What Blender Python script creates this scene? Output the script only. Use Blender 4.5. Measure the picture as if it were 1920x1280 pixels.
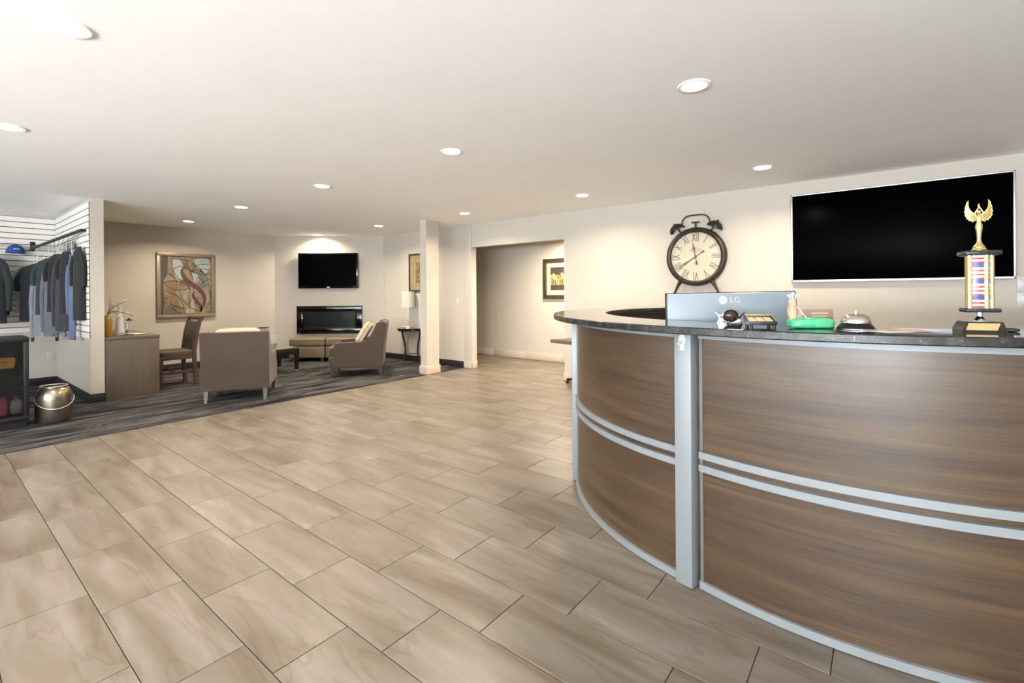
import bpy, bmesh, math, random
from mathutils import Vector, Matrix

random.seed(7)
PI = math.pi
scene = bpy.context.scene
COL = scene.collection
for o in list(bpy.data.objects):
    bpy.data.objects.remove(o)

# ------------------------------------------------------------------ camera
CAM_H = 1.232
YAW, ROLL, F_PX, CY_PX = 0.9038, 0.0071, 886.6, 548.1
s_, c_ = math.sin(YAW), math.cos(YAW)
r0 = Vector((s_, c_, 0)); u0 = Vector((0, 0, 1)); w0 = Vector((-c_, s_, 0))
rv = r0 * math.cos(ROLL) - u0 * math.sin(ROLL)
uv_ = r0 * math.sin(ROLL) + u0 * math.cos(ROLL)
cam_d = bpy.data.cameras.new('camera')
cam = bpy.data.objects.new('camera', cam_d)
COL.objects.link(cam)
cam.matrix_world = Matrix(((rv.x, uv_.x, -w0.x, 0), (rv.y, uv_.y, -w0.y, 0), (rv.z, uv_.z, -w0.z, CAM_H), (0, 0, 0, 1)))
cam_d.sensor_fit = 'HORIZONTAL'
cam_d.sensor_width = 36.0
cam_d.lens = F_PX * 36.0 / 1920.0
cam_d.shift_y = -(640.0 - CY_PX) / 1920.0
cam_d.clip_start = 0.02
scene.camera = cam

# ------------------------------------------------------------------ world, daylight, exposure
world = bpy.data.worlds.new('world'); scene.world = world
world.use_nodes = True
world.node_tree.nodes['Background'].inputs[0].default_value = (0.75, 0.87, 1.0, 1)
world.node_tree.nodes['Background'].inputs[1].default_value = 1.0
scene.view_settings.view_transform = 'Standard'
scene.view_settings.look = 'None'
scene.view_settings.gamma = 1.0
scene.view_settings.use_curve_mapping = False
scene.view_settings.exposure = 1.06

YF, XR = -5.2, 3.4            # window wall, wall behind the camera
def area(name, loc, rot, sx, sy, power, color, spread=PI):
    d = bpy.data.lights.new(name, 'AREA'); d.shape = 'RECTANGLE'; d.size = sx; d.size_y = sy
    d.energy = power; d.color = color; d.spread = spread
    o = bpy.data.objects.new(name, d); COL.objects.link(o); o.location = loc; o.rotation_euler = rot
    return o
DAY = (0.90, 0.95, 1.0)
WINDOWS = [(-8.8, -6.8), (-6.4, -4.4), (-4.0, -2.0), (-1.6, 0.4), (0.8, 2.8)]  # out of view; rightmost one added to brighten the right of the ceiling
DAY_POWER = [95, 140, 240, 480, 860]
for (xa, xb), pw in zip(WINDOWS, DAY_POWER):
    area('window_daylight', ((xa + xb) / 2, YF + 0.06, 1.2), (PI / 2 + math.radians(75), 0, 0), xb - xa - 0.1, 1.85, pw, DAY)  # panels in the windows, tilted steeply up to brighten the ceiling
LAMP_W = 15.0
LAMP_COL = (1.0, 0.84, 0.64)

# ------------------------------------------------------------------ helpers
def lin(c):
    return c / 12.92 if c <= 0.04045 else ((c + 0.055) / 1.055) ** 2.4
ALB = 0.54        # paint and fabric reflectance scale
def hexc(h, k=1.0):
    h = h.lstrip('#')
    return tuple(k * lin(int(h[i:i + 2], 16) / 255) for i in (0, 2, 4)) + (1.0,)

def new_mat(name):
    m = bpy.data.materials.new(name); m.use_nodes = True
    nt = m.node_tree
    return m, nt, nt.nodes['Principled BSDF']

def ramp(nt, fac, stops):
    r = nt.nodes.new('ShaderNodeValToRGB')
    while len(r.color_ramp.elements) < len(stops):
        r.color_ramp.elements.new(0.5)
    for e, (p, col) in zip(r.color_ramp.elements, stops):
        e.position = p; e.color = hexc(col, ALB) if isinstance(col, str) else col
    nt.links.new(fac, r.inputs[0])
    return r.outputs[0]

def coords(nt, kind='Object', scale=(1, 1, 1), rot=(0, 0, 0)):
    tc = nt.nodes.new('ShaderNodeTexCoord'); mp = nt.nodes.new('ShaderNodeMapping')
    mp.inputs['Scale'].default_value = scale; mp.inputs['Rotation'].default_value = rot
    nt.links.new(tc.outputs[kind], mp.inputs['Vector'])
    return mp.outputs[0]

def noise(nt, vec, scale=5, detail=4, rough=0.5, dist=0.0):
    n = nt.nodes.new('ShaderNodeTexNoise')
    n.inputs['Scale'].default_value = scale; n.inputs['Detail'].default_value = detail
    n.inputs['Roughness'].default_value = rough; n.inputs['Distortion'].default_value = dist
    nt.links.new(vec, n.inputs['Vector'])
    return n.outputs['Fac']

def bump(nt, bsdf, fac, strength=0.2, dist=0.01):
    b = nt.nodes.new('ShaderNodeBump'); b.inputs['Strength'].default_value = strength
    b.inputs['Distance'].default_value = dist
    nt.links.new(fac, b.inputs['Height']); nt.links.new(b.outputs[0], bsdf.inputs['Normal'])

def mat(name, col, rough=0.5, metal=0.0, var=0.06, scale=8, bmp=0.0, bscale=60, coat=0.0, trans=0.0, alpha=1.0, stretch=(1, 1, 1), sheen=0.0, ior=1.45, spec=0.5, k=None):
    m, nt, b = new_mat(name)
    base = hexc(col, (1.0 if metal > .8 or trans > .5 else ALB) if k is None else k)
    v = coords(nt, 'Object', stretch)
    if var > 0:
        n = noise(nt, v, scale, 3)
        d = tuple(max(0, x * (1 - var)) for x in base[:3]) + (1,)
        l = tuple(min(1, x * (1 + var)) for x in base[:3]) + (1,)
        nt.links.new(ramp(nt, n, [(0.3, d), (0.7, l)]), b.inputs['Base Color'])
    else:
        b.inputs['Base Color'].default_value = base
    b.inputs['Roughness'].default_value = rough
    b.inputs['Metallic'].default_value = metal
    b.inputs['IOR'].default_value = ior
    b.inputs['Specular IOR Level'].default_value = spec
    if coat: b.inputs['Coat Weight'].default_value = coat
    if trans: b.inputs['Transmission Weight'].default_value = trans
    if alpha < 1: b.inputs['Alpha'].default_value = alpha
    if sheen: b.inputs['Sheen Weight'].default_value = sheen
    if bmp: bump(nt, b, noise(nt, v, bscale, 4), bmp, 0.004)
    return m

def emit(name, col, strength):
    m, nt, b = new_mat(name)
    b.inputs['Base Color'].default_value = hexc(col)
    b.inputs['Emission Color'].default_value = hexc(col)
    b.inputs['Emission Strength'].default_value = strength
    return m

class G:
    """collects shapes into one bmesh"""
    def __init__(self):
        self.bm = bmesh.new(); self.uv = self.bm.loops.layers.uv.new('UVMap')
    def _faces(self, vs, fs, uvs=None):
        v = [self.bm.verts.new(p) for p in vs]
        for k, f in enumerate(fs):
            try:
                face = self.bm.faces.new([v[i] for i in f])
                if uvs:
                    for lp, i in zip(face.loops, f): lp[self.uv].uv = uvs[i]
            except ValueError:
                pass
        return v
    def box(self, cx, cy, cz, sx, sy, sz, bev=0.0, rot=None, seg=2):
        tmp = bmesh.new(); bmesh.ops.create_cube(tmp, size=1.0)
        for v in tmp.verts: v.co = Vector((v.co.x * sx, v.co.y * sy, v.co.z * sz))
        if bev > 0:
            bmesh.ops.bevel(tmp, geom=list(tmp.edges), offset=min(bev, 0.49 * min(sx, sy, sz)), segments=seg, affect='EDGES', profile=0.5)
        M = Matrix.Translation((cx, cy, cz))
        if rot is not None: M = M @ rot
        idx = {v: i for i, v in enumerate(tmp.verts)}
        self._faces([M @ v.co for v in tmp.verts], [[idx[v] for v in f.verts] for f in tmp.faces])
        tmp.free(); return self
    def bx(self, x0, x1, y0, y1, z0, z1, bev=0.0):
        return self.box((x0 + x1) / 2, (y0 + y1) / 2, (z0 + z1) / 2, abs(x1 - x0), abs(y1 - y0), abs(z1 - z0), bev)
    def loft(self, secs, cap=True, closed_ring=True, close_path=False):
        n = len(secs[0]); vs = [p for s in secs for p in s]; fs = []
        m = len(secs)
        for i in range(m if close_path else m - 1):
            j = (i + 1) % m
            for k in range(n if closed_ring else n - 1):
                l = (k + 1) % n
                fs.append((i * n + k, i * n + l, j * n + l, j * n + k))
        if cap and not close_path:
            fs.append(tuple(range(n - 1, -1, -1))); fs.append(tuple(range((m - 1) * n, m * n)))
        self._faces(vs, fs); return self
    def cyl(self, p0, p1, ra, rb=None, n=16):
        p0, p1 = Vector(p0), Vector(p1); rb = ra if rb is None else rb
        d = (p1 - p0).normalized(); a = d.orthogonal().normalized(); b = d.cross(a)
        sec = lambda p, r: [p + (a * math.cos(2 * PI * k / n) + b * math.sin(2 * PI * k / n)) * r for k in range(n)]
        return self.loft([sec(p0, ra), sec(p1, rb)])
    def lathe(self, prof, n=24, c=(0, 0, 0), axis='Z', sx=1.0, sy=1.0):
        secs = []
        for r, z in prof:
            sec = []
            for k in range(n):
                t = 2 * PI * k / n; x, y = r * math.cos(t) * sx, r * math.sin(t) * sy
                if axis == 'Z': p = (c[0] + x, c[1] + y, c[2] + z)
                elif axis == 'Y': p = (c[0] + x, c[1] + z, c[2] + y)
                else: p = (c[0] + z, c[1] + x, c[2] + y)
                sec.append(Vector(p))
            secs.append(sec)
        return self.loft(secs)
    def tube(self, pts, r, n=8, closed=False):
        pts = [Vector(p) for p in pts]; m = len(pts); secs = []
        rr = r if isinstance(r, (list, tuple)) else [r] * m
        prev = None
        for i, p in enumerate(pts):
            q0 = pts[i - 1] if (i > 0 or closed) else p; q1 = pts[(i + 1) % m] if (i < m - 1 or closed) else p
            d = (q1 - q0).normalized()
            a = d.orthogonal().normalized() if prev is None else (prev - d * prev.dot(d))
            if a.length < 1e-5: a = d.orthogonal()
            a.normalize(); prev = a; b = d.cross(a)
            secs.append([p + (a * math.cos(2 * PI * k / n) + b * math.sin(2 * PI * k / n)) * rr[i] for k in range(n)])
        return self.loft(secs, close_path=closed)
    def prism(self, poly, d0, d1, axis='Y'):
        def P(a, b, d):
            return {'Y': (a, d, b), 'X': (d, a, b), 'Z': (a, b, d)}[axis]
        n = len(poly)
        vs = [P(a, b, d0) for a, b in poly] + [P(a, b, d1) for a, b in poly]
        fs = [tuple(range(n)), tuple(range(2 * n - 1, n - 1, -1))] + [(i, (i + 1) % n, n + (i + 1) % n, n + i) for i in range(n)]
        self._faces(vs, fs); return self
    def puff(self, cx, cy, cz, sx, sy, sz, e=0.45, rot=None, n=20, pinch=0.0):
        """superellipsoid cushion"""
        sg = lambda v, p: math.copysign(abs(v) ** p, v)
        M = Matrix.Translation((cx, cy, cz))
        if rot is not None: M = M @ rot
        secs = []
        for i in range(n // 2 + 1):
            ph = -PI / 2 + PI * i / (n // 2); ph = max(-PI / 2 + 0.02, min(PI / 2 - 0.02, ph)); sec = []
            for k in range(n):
                th = 2 * PI * k / n
                x = sg(math.cos(ph), e) * sg(math.cos(th), e); y = sg(math.cos(ph), e) * sg(math.sin(th), e); z = sg(math.sin(ph), e)
                if pinch: z *= 1 - pinch * (abs(x) ** 3 + abs(y) ** 3) * 0.5
                sec.append(M @ Vector((x * sx / 2, y * sy / 2, z * sz / 2)))
            secs.append(sec)
        return self.loft(secs)
    def arc(self, c, ra, rb, z0, z1, a0, a1, n=32):
        """curved box between radii ra<rb with uv in metres along the arc"""
        vs, uvs, fs = [], [], []
        for i in range(n + 1):
            t = math.radians(a0 + (a1 - a0) * i / n); L = rb * math.radians(a1 - a0) * i / n
            ct, st = math.cos(t), math.sin(t)
            for r, z in ((ra, z0), (rb, z0), (rb, z1), (ra, z1)):
                vs.append((c[0] + r * ct, c[1] + r * st, z)); uvs.append((L, z + (0 if r == rb else rb - ra)))
        for i in range(n):
            a, b = i * 4, i * 4 + 4
            for k in range(4):
                l = (k + 1) % 4; fs.append((a + k, a + l, b + l, b + k))
        fs.append((3, 2, 1, 0)); fs.append((n * 4, n * 4 + 1, n * 4 + 2, n * 4 + 3))
        self._faces(vs, fs, uvs); return self
    def strip(self, pts, w, y, dy=0.0015):
        """flat tapered ribbon in the xz plane facing -y"""
        m = len(pts); L, R = [], []
        for i, (x, z) in enumerate(pts):
            x0, z0 = pts[max(0, i - 1)]; x1, z1 = pts[min(m - 1, i + 1)]
            dx, dz = x1 - x0, z1 - z0; d = math.hypot(dx, dz) or 1
            ww = (w[i] if isinstance(w, list) else w) / 2
            L.append((x - dz / d * ww, z + dx / d * ww)); R.append((x + dz / d * ww, z - dx / d * ww))
        vs = [(p[0], y, p[1]) for p in L] + [(p[0], y, p[1]) for p in R] + [(p[0], y + dy, p[1]) for p in L] + [(p[0], y + dy, p[1]) for p in R]
        fs = []
        for i in range(m - 1):
            fs += [(i, i + 1, m + i + 1, m + i), (2 * m + i, 3 * m + i, 3 * m + i + 1, 2 * m + i + 1), (i, 2 * m + i, 2 * m + i + 1, i + 1), (m + i, m + i + 1, 3 * m + i + 1, 3 * m + i)]
        self._faces(vs, fs); return self
    def mesh(self, name, smooth=None):
        bmesh.ops.recalc_face_normals(self.bm, faces=list(self.bm.faces))
        me = bpy.data.meshes.new(name); self.bm.to_mesh(me); self.bm.free()
        if smooth:
            for p in me.polygons: p.use_smooth = True
            try: me.set_sharp_from_angle(angle=math.radians(smooth))
            except Exception: pass
        return me
    def ob(self, name, m, parent=None, smooth=40, label=None):
        me = self.mesh(name, smooth); me.materials.append(m)
        o = bpy.data.objects.new(name, me); COL.objects.link(o)
        if parent: o.parent = parent
        if label: o['label'] = label
        return o

def tag(o, label, cat, group=None):
    o['label'] = label; o['category'] = cat
    if group: o['group'] = group
    return o
def thing(name, label, cat, loc=(0, 0, 0), rotz=0.0, group=None):
    o = bpy.data.objects.new(name, None); COL.objects.link(o); o.empty_display_size = 0.1
    o.location = loc; o.rotation_euler = (0, 0, rotz)
    return tag(o, label, cat, group)
def struct(o, label=None):
    o['kind'] = 'structure'
    if label: o['label'] = label
    return o
def text(name, body, size, m, parent, loc, rot=(PI / 2, 0, 0), extrude=0.001, align='CENTER', shear=0.0, xscale=1.0):
    cu = bpy.data.curves.new(name, 'FONT'); cu.body = body; cu.size = size; cu.extrude = extrude
    cu.align_x = align; cu.align_y = 'CENTER'; cu.resolution_u = 3; cu.shear = shear
    t = bpy.data.objects.new(name, cu); COL.objects.link(t)
    dg = bpy.context.evaluated_depsgraph_get()
    me = bpy.data.meshes.new_from_object(t.evaluated_get(dg))
    bpy.data.objects.remove(t)
    o = bpy.data.objects.new(name, me); COL.objects.link(o)
    me.materials.clear(); me.materials.append(m)
    o.parent = parent; o.location = loc; o.rotation_euler = rot; o.scale = (xscale, 1, 1)
    return o
def spline(pts, n=10):
    out = []
    P = [pts[0]] + list(pts) + [pts[-1]]
    for i in range(1, len(P) - 2):
        for k in range(n):
            t = k / n
            out.append(tuple(0.5 * ((2 * P[i][d]) + (-P[i - 1][d] + P[i + 1][d]) * t + (2 * P[i - 1][d] - 5 * P[i][d] + 4 * P[i + 1][d] - P[i + 2][d]) * t * t + (-P[i - 1][d] + 3 * P[i][d] - 3 * P[i + 1][d] + P[i + 2][d]) * t ** 3) for d in range(len(pts[0]))))
    out.append(tuple(pts[-1])); return out
RX = lambda a: Matrix.Rotation(a, 4, 'X')
RY = lambda a: Matrix.Rotation(a, 4, 'Y')
RZ = lambda a: Matrix.Rotation(a, 4, 'Z')

# ------------------------------------------------------------------ materials
M_wall = mat('cream_wall_paint', '#b1aa9f', 0.75, k=1, var=0.012, scale=3, bmp=0.04, bscale=250)
M_ceil = mat('ceiling_paint', '#f8f7f5', 0.85, k=1, var=0.01, scale=2, bmp=0.03, bscale=200)
M_white = mat('white_paint', '#f2f1ee', 0.55, var=0.01)
M_plastic_white = mat('white_plastic', '#f0efec', 0.35, var=0.0)
M_rubber = mat('black_rubber_base', '#26262b', 0.55, var=0.08, scale=5)
M_tilebase = mat('beige_tile_base', '#c9bca8', 0.45, k=.8, var=0.05, scale=6, stretch=(1, 1, 4))
M_slat = mat('white_slat_laminate', '#f0ece5', 0.45, k=.8, var=0.01)
M_mdf = mat('brown_fibreboard', '#8a6844', 0.8, var=0.08, scale=30)
M_black = mat('matt_black', '#141416', 0.5, var=0.1)
M_blackgloss = mat('gloss_black', '#08080a', 0.12, var=0.0)
M_screen = mat('dark_screen', '#020203', 0.3, var=0.0, spec=0.01)
M_silver = mat('brushed_silver', '#c9ccce', 0.35, 0.9, var=0.03, scale=20)
M_alu = mat('pale_aluminium', '#a3aaaf', 0.45, 0.2, var=0.015, scale=10)
M_alu_dark = mat('shaded_aluminium', '#8f8880', 0.5, 0.3, var=0.03)  # darker copy of the aluminium, shade on the desk edges put into its colour
M_chrome = mat('chrome', '#c6c9cc', 0.1, 1.0, var=0.0)
M_steel = mat('worn_steel', '#8d8478', 0.3, 0.95, var=0.12, scale=7, bmp=0.03, bscale=40)
M_bronze = mat('dark_bronze', '#4a4038', 0.42, 0.6, var=0.15, scale=12)
M_gold = mat('gold_plastic', '#e2cb86', 0.22, 0.95, var=0.05)
M_glass = mat('clear_glass', '#eef4f2', 0.03, var=0.0, trans=1.0, ior=1.45)
M_glass_thin = mat('thin_clear_pane', '#dfe6e6', 0.05, var=0.0, alpha=0.16)
M_darkwood = mat('dark_espresso_wood', '#2a1d18', 0.35, var=0.2, scale=5, stretch=(1, 1, 0.2))
M_chairwood = mat('brown_chair_wood', '#5a4038', 0.4, var=0.15, scale=6)
M_lenslit = emit('lit_downlight_lens', '#fff3de', 14.0)
M_cream = mat('cream_knit', '#ecdcbc', 0.9, var=0.1, scale=40, bmp=0.5, bscale=45)
M_patt = mat('speckled_pillow_edge', '#a08c74', 0.9, var=0.5, scale=90)
M_paper = mat('white_paper', '#efede8', 0.7, var=0.02)

def m_tile():
    m, nt, b = new_mat('beige_stone_tile')
    tc = nt.nodes.new('ShaderNodeTexCoord'); oi = nt.nodes.new('ShaderNodeObjectInfo')
    ml = nt.nodes.new('ShaderNodeMath'); ml.operation = 'MULTIPLY'; ml.inputs[1].default_value = 57.0
    nt.links.new(oi.outputs['Random'], ml.inputs[0])
    cmb = nt.nodes.new('ShaderNodeCombineXYZ')
    for k in range(3): nt.links.new(ml.outputs[0], cmb.inputs[k])
    mp = nt.nodes.new('ShaderNodeMapping'); mp.inputs['Scale'].default_value = (1.3, 7.5, 1); mp.inputs['Rotation'].default_value = (0, 0, 0.16)
    nt.links.new(tc.outputs['Object'], mp.inputs['Vector'])
    ad = nt.nodes.new('ShaderNodeVectorMath'); ad.operation = 'ADD'
    nt.links.new(mp.outputs[0], ad.inputs[0]); nt.links.new(cmb.outputs[0], ad.inputs[1])
    n1 = noise(nt, ad.outputs[0], 1.15, 6, 0.5, 0.55)
    n2 = noise(nt, ad.outputs[0], 0.8, 5, 0.5, 0.7)
    c1 = ramp(nt, n1, [(0.25, '#6e6052'), (0.38, '#807364'), (0.5, '#897e71'), (0.6, '#93887d'), (0.75, '#a2998f')])
    c2 = ramp(nt, n2, [(0.46, (1, 1, 1, 1)), (0.5, (0.72, 0.65, 0.58, 1)), (0.515, (1, 1, 1, 1))])
    mx = nt.nodes.new('ShaderNodeMix'); mx.data_type = 'RGBA'; mx.blend_type = 'MULTIPLY'; mx.inputs['Factor'].default_value = 0.6
    nt.links.new(c1, mx.inputs['A']); nt.links.new(c2, mx.inputs['B'])
    nt.links.new(mx.outputs['Result'], b.inputs['Base Color'])
    b.inputs['Roughness'].default_value = 0.38
    b.inputs['Specular IOR Level'].default_value = 0.35
    return m
M_tile = m_tile()
M_grout = mat('dark_grout', '#4a3d33', 0.9, var=0.1, scale=20)

def m_carpet():
    m, nt, b = new_mat('striped_grey_carpet')
    v = coords(nt, 'Object', (9, 0.85, 1)); v2 = coords(nt, 'Object', (26, 1.9, 1)); v3 = coords(nt, 'Object', (3, 0.4, 1))
    n1 = noise(nt, v, 1.0, 5, 0.65, 0.6); n2 = noise(nt, v2, 1.0, 3, 0.6, 0.3); n3 = noise(nt, v3, 1.0, 2)
    c1 = ramp(nt, n1, [(0.3, '#131418'), (0.43, '#222328'), (0.49, '#3a3a40'), (0.56, '#757370'), (0.63, '#2b2c33'), (0.75, '#6a6a6c')])
    c2 = ramp(nt, n2, [(0.38, '#15171c'), (0.5, '#403e40'), (0.6, '#807e7b')])
    mx = nt.nodes.new('ShaderNodeMix'); mx.data_type = 'RGBA'
    nt.links.new(ramp(nt, n3, [(0.42, (0, 0, 0, 1)), (0.58, (1, 1, 1, 1))]), mx.inputs['Factor']); nt.links.new(c1, mx.inputs['A']); nt.links.new(c2, mx.inputs['B'])
    nt.links.new(mx.outputs['Result'], b.inputs['Base Color'])
    b.inputs['Roughness'].default_value = 0.95; b.inputs['Specular IOR Level'].default_value = 0.15
    bump(nt, b, noise(nt, coords(nt, 'Object', (220, 160, 1)), 1.0, 2), 0.6, 0.004)
    return m
M_carpet = m_carpet()

def m_wood():
    m, nt, b = new_mat('walnut_laminate')
    tc = nt.nodes.new('ShaderNodeTexCoord'); oi = nt.nodes.new('ShaderNodeObjectInfo')
    ml = nt.nodes.new('ShaderNodeMath'); ml.operation = 'MULTIPLY'; ml.inputs[1].default_value = 31.0
    nt.links.new(oi.outputs['Random'], ml.inputs[0])
    cmb = nt.nodes.new('ShaderNodeCombineXYZ'); nt.links.new(ml.outputs[0], cmb.inputs[2]); nt.links.new(ml.outputs[0], cmb.inputs[0])
    mp = nt.nodes.new('ShaderNodeMapping'); mp.inputs['Scale'].default_value = (0.9, 17, 1)
    nt.links.new(tc.outputs['UV'], mp.inputs['Vector'])
    ad = nt.nodes.new('ShaderNodeVectorMath'); ad.operation = 'ADD'
    nt.links.new(mp.outputs[0], ad.inputs[0]); nt.links.new(cmb.outputs[0], ad.inputs[1])
    mp2 = nt.nodes.new('ShaderNodeMapping'); mp2.inputs['Scale'].default_value = (2.0, 5, 1)
    nt.links.new(ad.outputs[0], mp2.inputs['Vector'])
    n1 = noise(nt, ad.outputs[0], 1.0, 5, 0.55, 0.7)
    n2 = noise(nt, mp2.outputs[0], 1.0, 5, 0.6, 0.9)
    mp3 = nt.nodes.new('ShaderNodeMapping'); mp3.inputs['Scale'].default_value = (5.0, 26, 1)
    nt.links.new(ad.outputs[0], mp3.inputs['Vector'])
    n3 = noise(nt, mp3.outputs[0], 1.0, 3, 0.6, 0.2)
    c3 = ramp(nt, n3, [(0.36, (0.62, 0.58, 0.55, 1)), (0.52, (1, 1, 1, 1))])
    c1 = ramp(nt, n1, [(0.22, '#443427'), (0.42, '#544131'), (0.55, '#5e4a35'), (0.7, '#6d573d'), (0.85, '#5b4835')])
    c2 = ramp(nt, n2, [(0.36, (0.6, 0.56, 0.52, 1)), (0.5, (1, 1, 1, 1)), (0.8, (1.0, 0.97, 0.92, 1))])
    mx = nt.nodes.new('ShaderNodeMix'); mx.data_type = 'RGBA'; mx.blend_type = 'MULTIPLY'; mx.inputs['Factor'].default_value = 0.75
    nt.links.new(c1, mx.inputs['A']); nt.links.new(c2, mx.inputs['B'])
    mx3 = nt.nodes.new('ShaderNodeMix'); mx3.data_type = 'RGBA'; mx3.blend_type = 'MULTIPLY'; mx3.inputs['Factor'].default_value = 0.7
    nt.links.new(mx.outputs['Result'], mx3.inputs['A']); nt.links.new(c3, mx3.inputs['B'])
    nt.links.new(mx3.outputs['Result'], b.inputs['Base Color'])
    b.inputs['Roughness'].default_value = 0.36; b.inputs['Specular IOR Level'].default_value = 0.6
    bump(nt, b, n2, 0.05, 0.002)
    return m
M_wood = m_wood()

def m_granite():
    m, nt, b = new_mat('polished_black_granite')
    v = coords(nt, 'Object')
    n1 = noise(nt, v, 26, 6, 0.65, 0.6); n2 = noise(nt, v, 130, 3, 0.5)
    c1 = ramp(nt, n1, [(0.34, '#141414'), (0.5, '#2b2a2a'), (0.62, '#4d4a47'), (0.74, '#2a2929')])
    c2 = ramp(nt, n2, [(0.66, (0, 0, 0, 1)), (0.74, (0.30, 0.29, 0.27, 1))])
    mx = nt.nodes.new('ShaderNodeMix'); mx.data_type = 'RGBA'; mx.blend_type = 'ADD'; mx.inputs['Factor'].default_value = 0.7
    nt.links.new(c1, mx.inputs['A']); nt.links.new(c2, mx.inputs['B'])
    nt.links.new(mx.outputs['Result'], b.inputs['Base Color'])
    b.inputs['Roughness'].default_value = 0.06; b.inputs['Specular IOR Level'].default_value = 0.6
    return m
M_granite = m_granite()

# ------------------------------------------------------------------ room shell
XL, YC, HC, XK = -9.15, 5.628, 2.341, -5.42
OPX0, OPX1, OPZ = -5.262, -3.505, 1.97
YH = 7.03
PX, PY0, PY1 = -7.12, 1.262, 1.385          # partition end, faces
DA = Vector((XL, 4.296, 0)); DB = Vector((-7.58, YC, 0))
DD = (DB - DA).normalized(); DANG = math.atan2(DD.y, DD.x); DN = Vector((DD.y, -DD.x, 0))

fl = struct(G().bx(XL - .1, XR + .1, YF - .1, YH + .1, -0.12, -0.004).ob('floor', M_grout), 'dark grouted floor set with beige stone tiles')
cp = struct(G().bx(XL, XK, YF, YC, -0.004, 0.004).ob('floor_carpet', M_carpet), 'grey and charcoal striped carpet of the lounge')
tl_strip = struct(G().bx(XK - 0.002, XK + 0.008, YF, YC - .02, -0.004, 0.003).ob('trim_carpet_edge', M_rubber), 'dark edging strip between carpet and tile')

# tiles in one-third running bond
TW, TL = 0.2740, 0.6107
TY0, TX0 = 0.1404 * CAM_H, -2.5949 * CAM_H
gap = 0.0016
tiles = []
row = -13
for r in range(-21, 27):
    y0, y1 = TY0 + r * TW, TY0 + (r + 1) * TW
    hall = y0 > YC - 0.02
    xmin, xmax = (XK + 0.008, XR) if not hall else (-7.6, -1.6)
    ymin, ymax = YF, YH
    off = TX0 + r * TL / 3.0
    k0 = math.floor((xmin - off) / TL)
    x = off + k0 * TL
    while x < xmax:
        a, b_ = max(x, xmin), min(x + TL, xmax); c, d = max(y0, ymin), min(y1, ymax)
        if b_ - a > 0.03 and d - c > 0.03:
            cx, cy = (a + b_) / 2, (c + d) / 2
            depth = Vector((cx, cy, 0)).dot(w0); lat = Vector((cx, cy, 0)).dot(r0)
            vis = depth > 0.6 and abs(lat / depth) < 1.25
            tiles.append((depth if vis else 1000 + math.hypot(cx, cy), cx, cy, round(b_ - a, 4), round(d - c, 4)))
        x += TL
tiles.sort()
tile_cache = {}
def tile_geo(g, cx, cy, sx, sy):
    h, ch = 0.0, 0.0012
    hx, hy = sx / 2 - gap, sy / 2 - gap
    vs = [(cx + a * hx, cy + b * hy, -0.005) for a, b in ((-1, -1), (1, -1), (1, 1), (-1, 1))] + \
         [(cx + a * hx, cy + b * hy, -ch) for a, b in ((-1, -1), (1, -1), (1, 1), (-1, 1))] + \
         [(cx + a * (hx - ch), cy + b * (hy - ch), h) for a, b in ((-1, -1), (1, -1), (1, 1), (-1, 1))]
    fs = [(8, 9, 10, 11)]
    for i in range(4):
        j = (i + 1) % 4
        fs += [(i, j, 4 + j, 4 + i), (4 + i, 4 + j, 8 + j, 8 + i)]
    g._faces(vs, fs)
for dpt, cx, cy, sx, sy in tiles[:300]:
    key = (sx, sy)
    if key not in tile_cache:
        g = G(); tile_geo(g, 0, 0, sx, sy)
        me = g.mesh('tile'); me.materials.append(M_tile); tile_cache[key] = me
    o = bpy.data.objects.new('tile', tile_cache[key]); COL.objects.link(o); o.parent = fl; o.location = (cx, cy, 0)
g = G()
for dpt, cx, cy, sx, sy in tiles[300:]: tile_geo(g, cx, cy, sx, sy)
o = g.ob('tile_field', M_tile, fl, smooth=None); o['kind'] = 'stuff'; o['label'] = 'remaining beige stone tiles'

struct(G().bx(XL - .1, XR + .1, YF - .1, YH + .1, HC, HC + 0.12).ob('ceiling', M_ceil), 'smooth off-white ceiling with recessed lights')
struct(G().bx(XL - .12, XL, YF - .1, YC, 0, HC).ob('wall_left', M_wall), 'cream lounge wall with slat panelling at one end')
WL = bpy.data.objects['wall_left']
g = G()
g.bx(XL - .12, OPX0, YC, YC + .11, 0, HC); g.bx(OPX0, OPX1, YC, YC + .11, OPZ, HC); g.bx(OPX1, XR + .1, YC, YC + .11, 0, HC)
struct(g.ob('wall_back', M_wall), 'long cream wall with hallway opening')
struct(G().bx(-7.7, -1.5, YH, YH + .1, 0, HC).ob('wall_hall', M_wall), 'cream hallway wall seen through the opening')
struct(G().bx(-7.7, -7.6, YC + .11, YH, 0, HC).ob('wall_hall_left', M_wall), 'cream end wall of the hallway')
struct(G().bx(-1.6, -1.5, YC + .11, YH, 0, HC).ob('wall_hall_right', M_wall), 'cream end wall of the hallway beside the desk side')
struct(G().bx(-5.905, -5.9, YH - .003, YH, 0.13, HC).ob('trim_hall_seam', M_wall), 'thin vertical seam strip on the hallway wall')
struct(G().bx(XR, XR + .1, YF - .1, YC, 0, HC).ob('wall_right', M_wall), 'cream wall behind the visitor side')
poly = [(DA.x, DA.y), (DB.x, DB.y), (XL, YC)]
struct(G().prism(poly, 0, HC, 'Z').ob('wall_corner', M_wall), 'angled cream corner wall holding fireplace and television')
WP = struct(G().bx(XL, PX, PY0, PY1, 0, HC).ob('wall_partition', M_wall), 'short white partition wall between shop corner and lounge')
g = G()
xs = [XL - .1] + [v for w in WINDOWS for v in w] + [XR + .1]
for i in range(0, len(xs), 2): g.bx(xs[i], xs[i + 1], YF - .12, YF, 0, HC)
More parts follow.
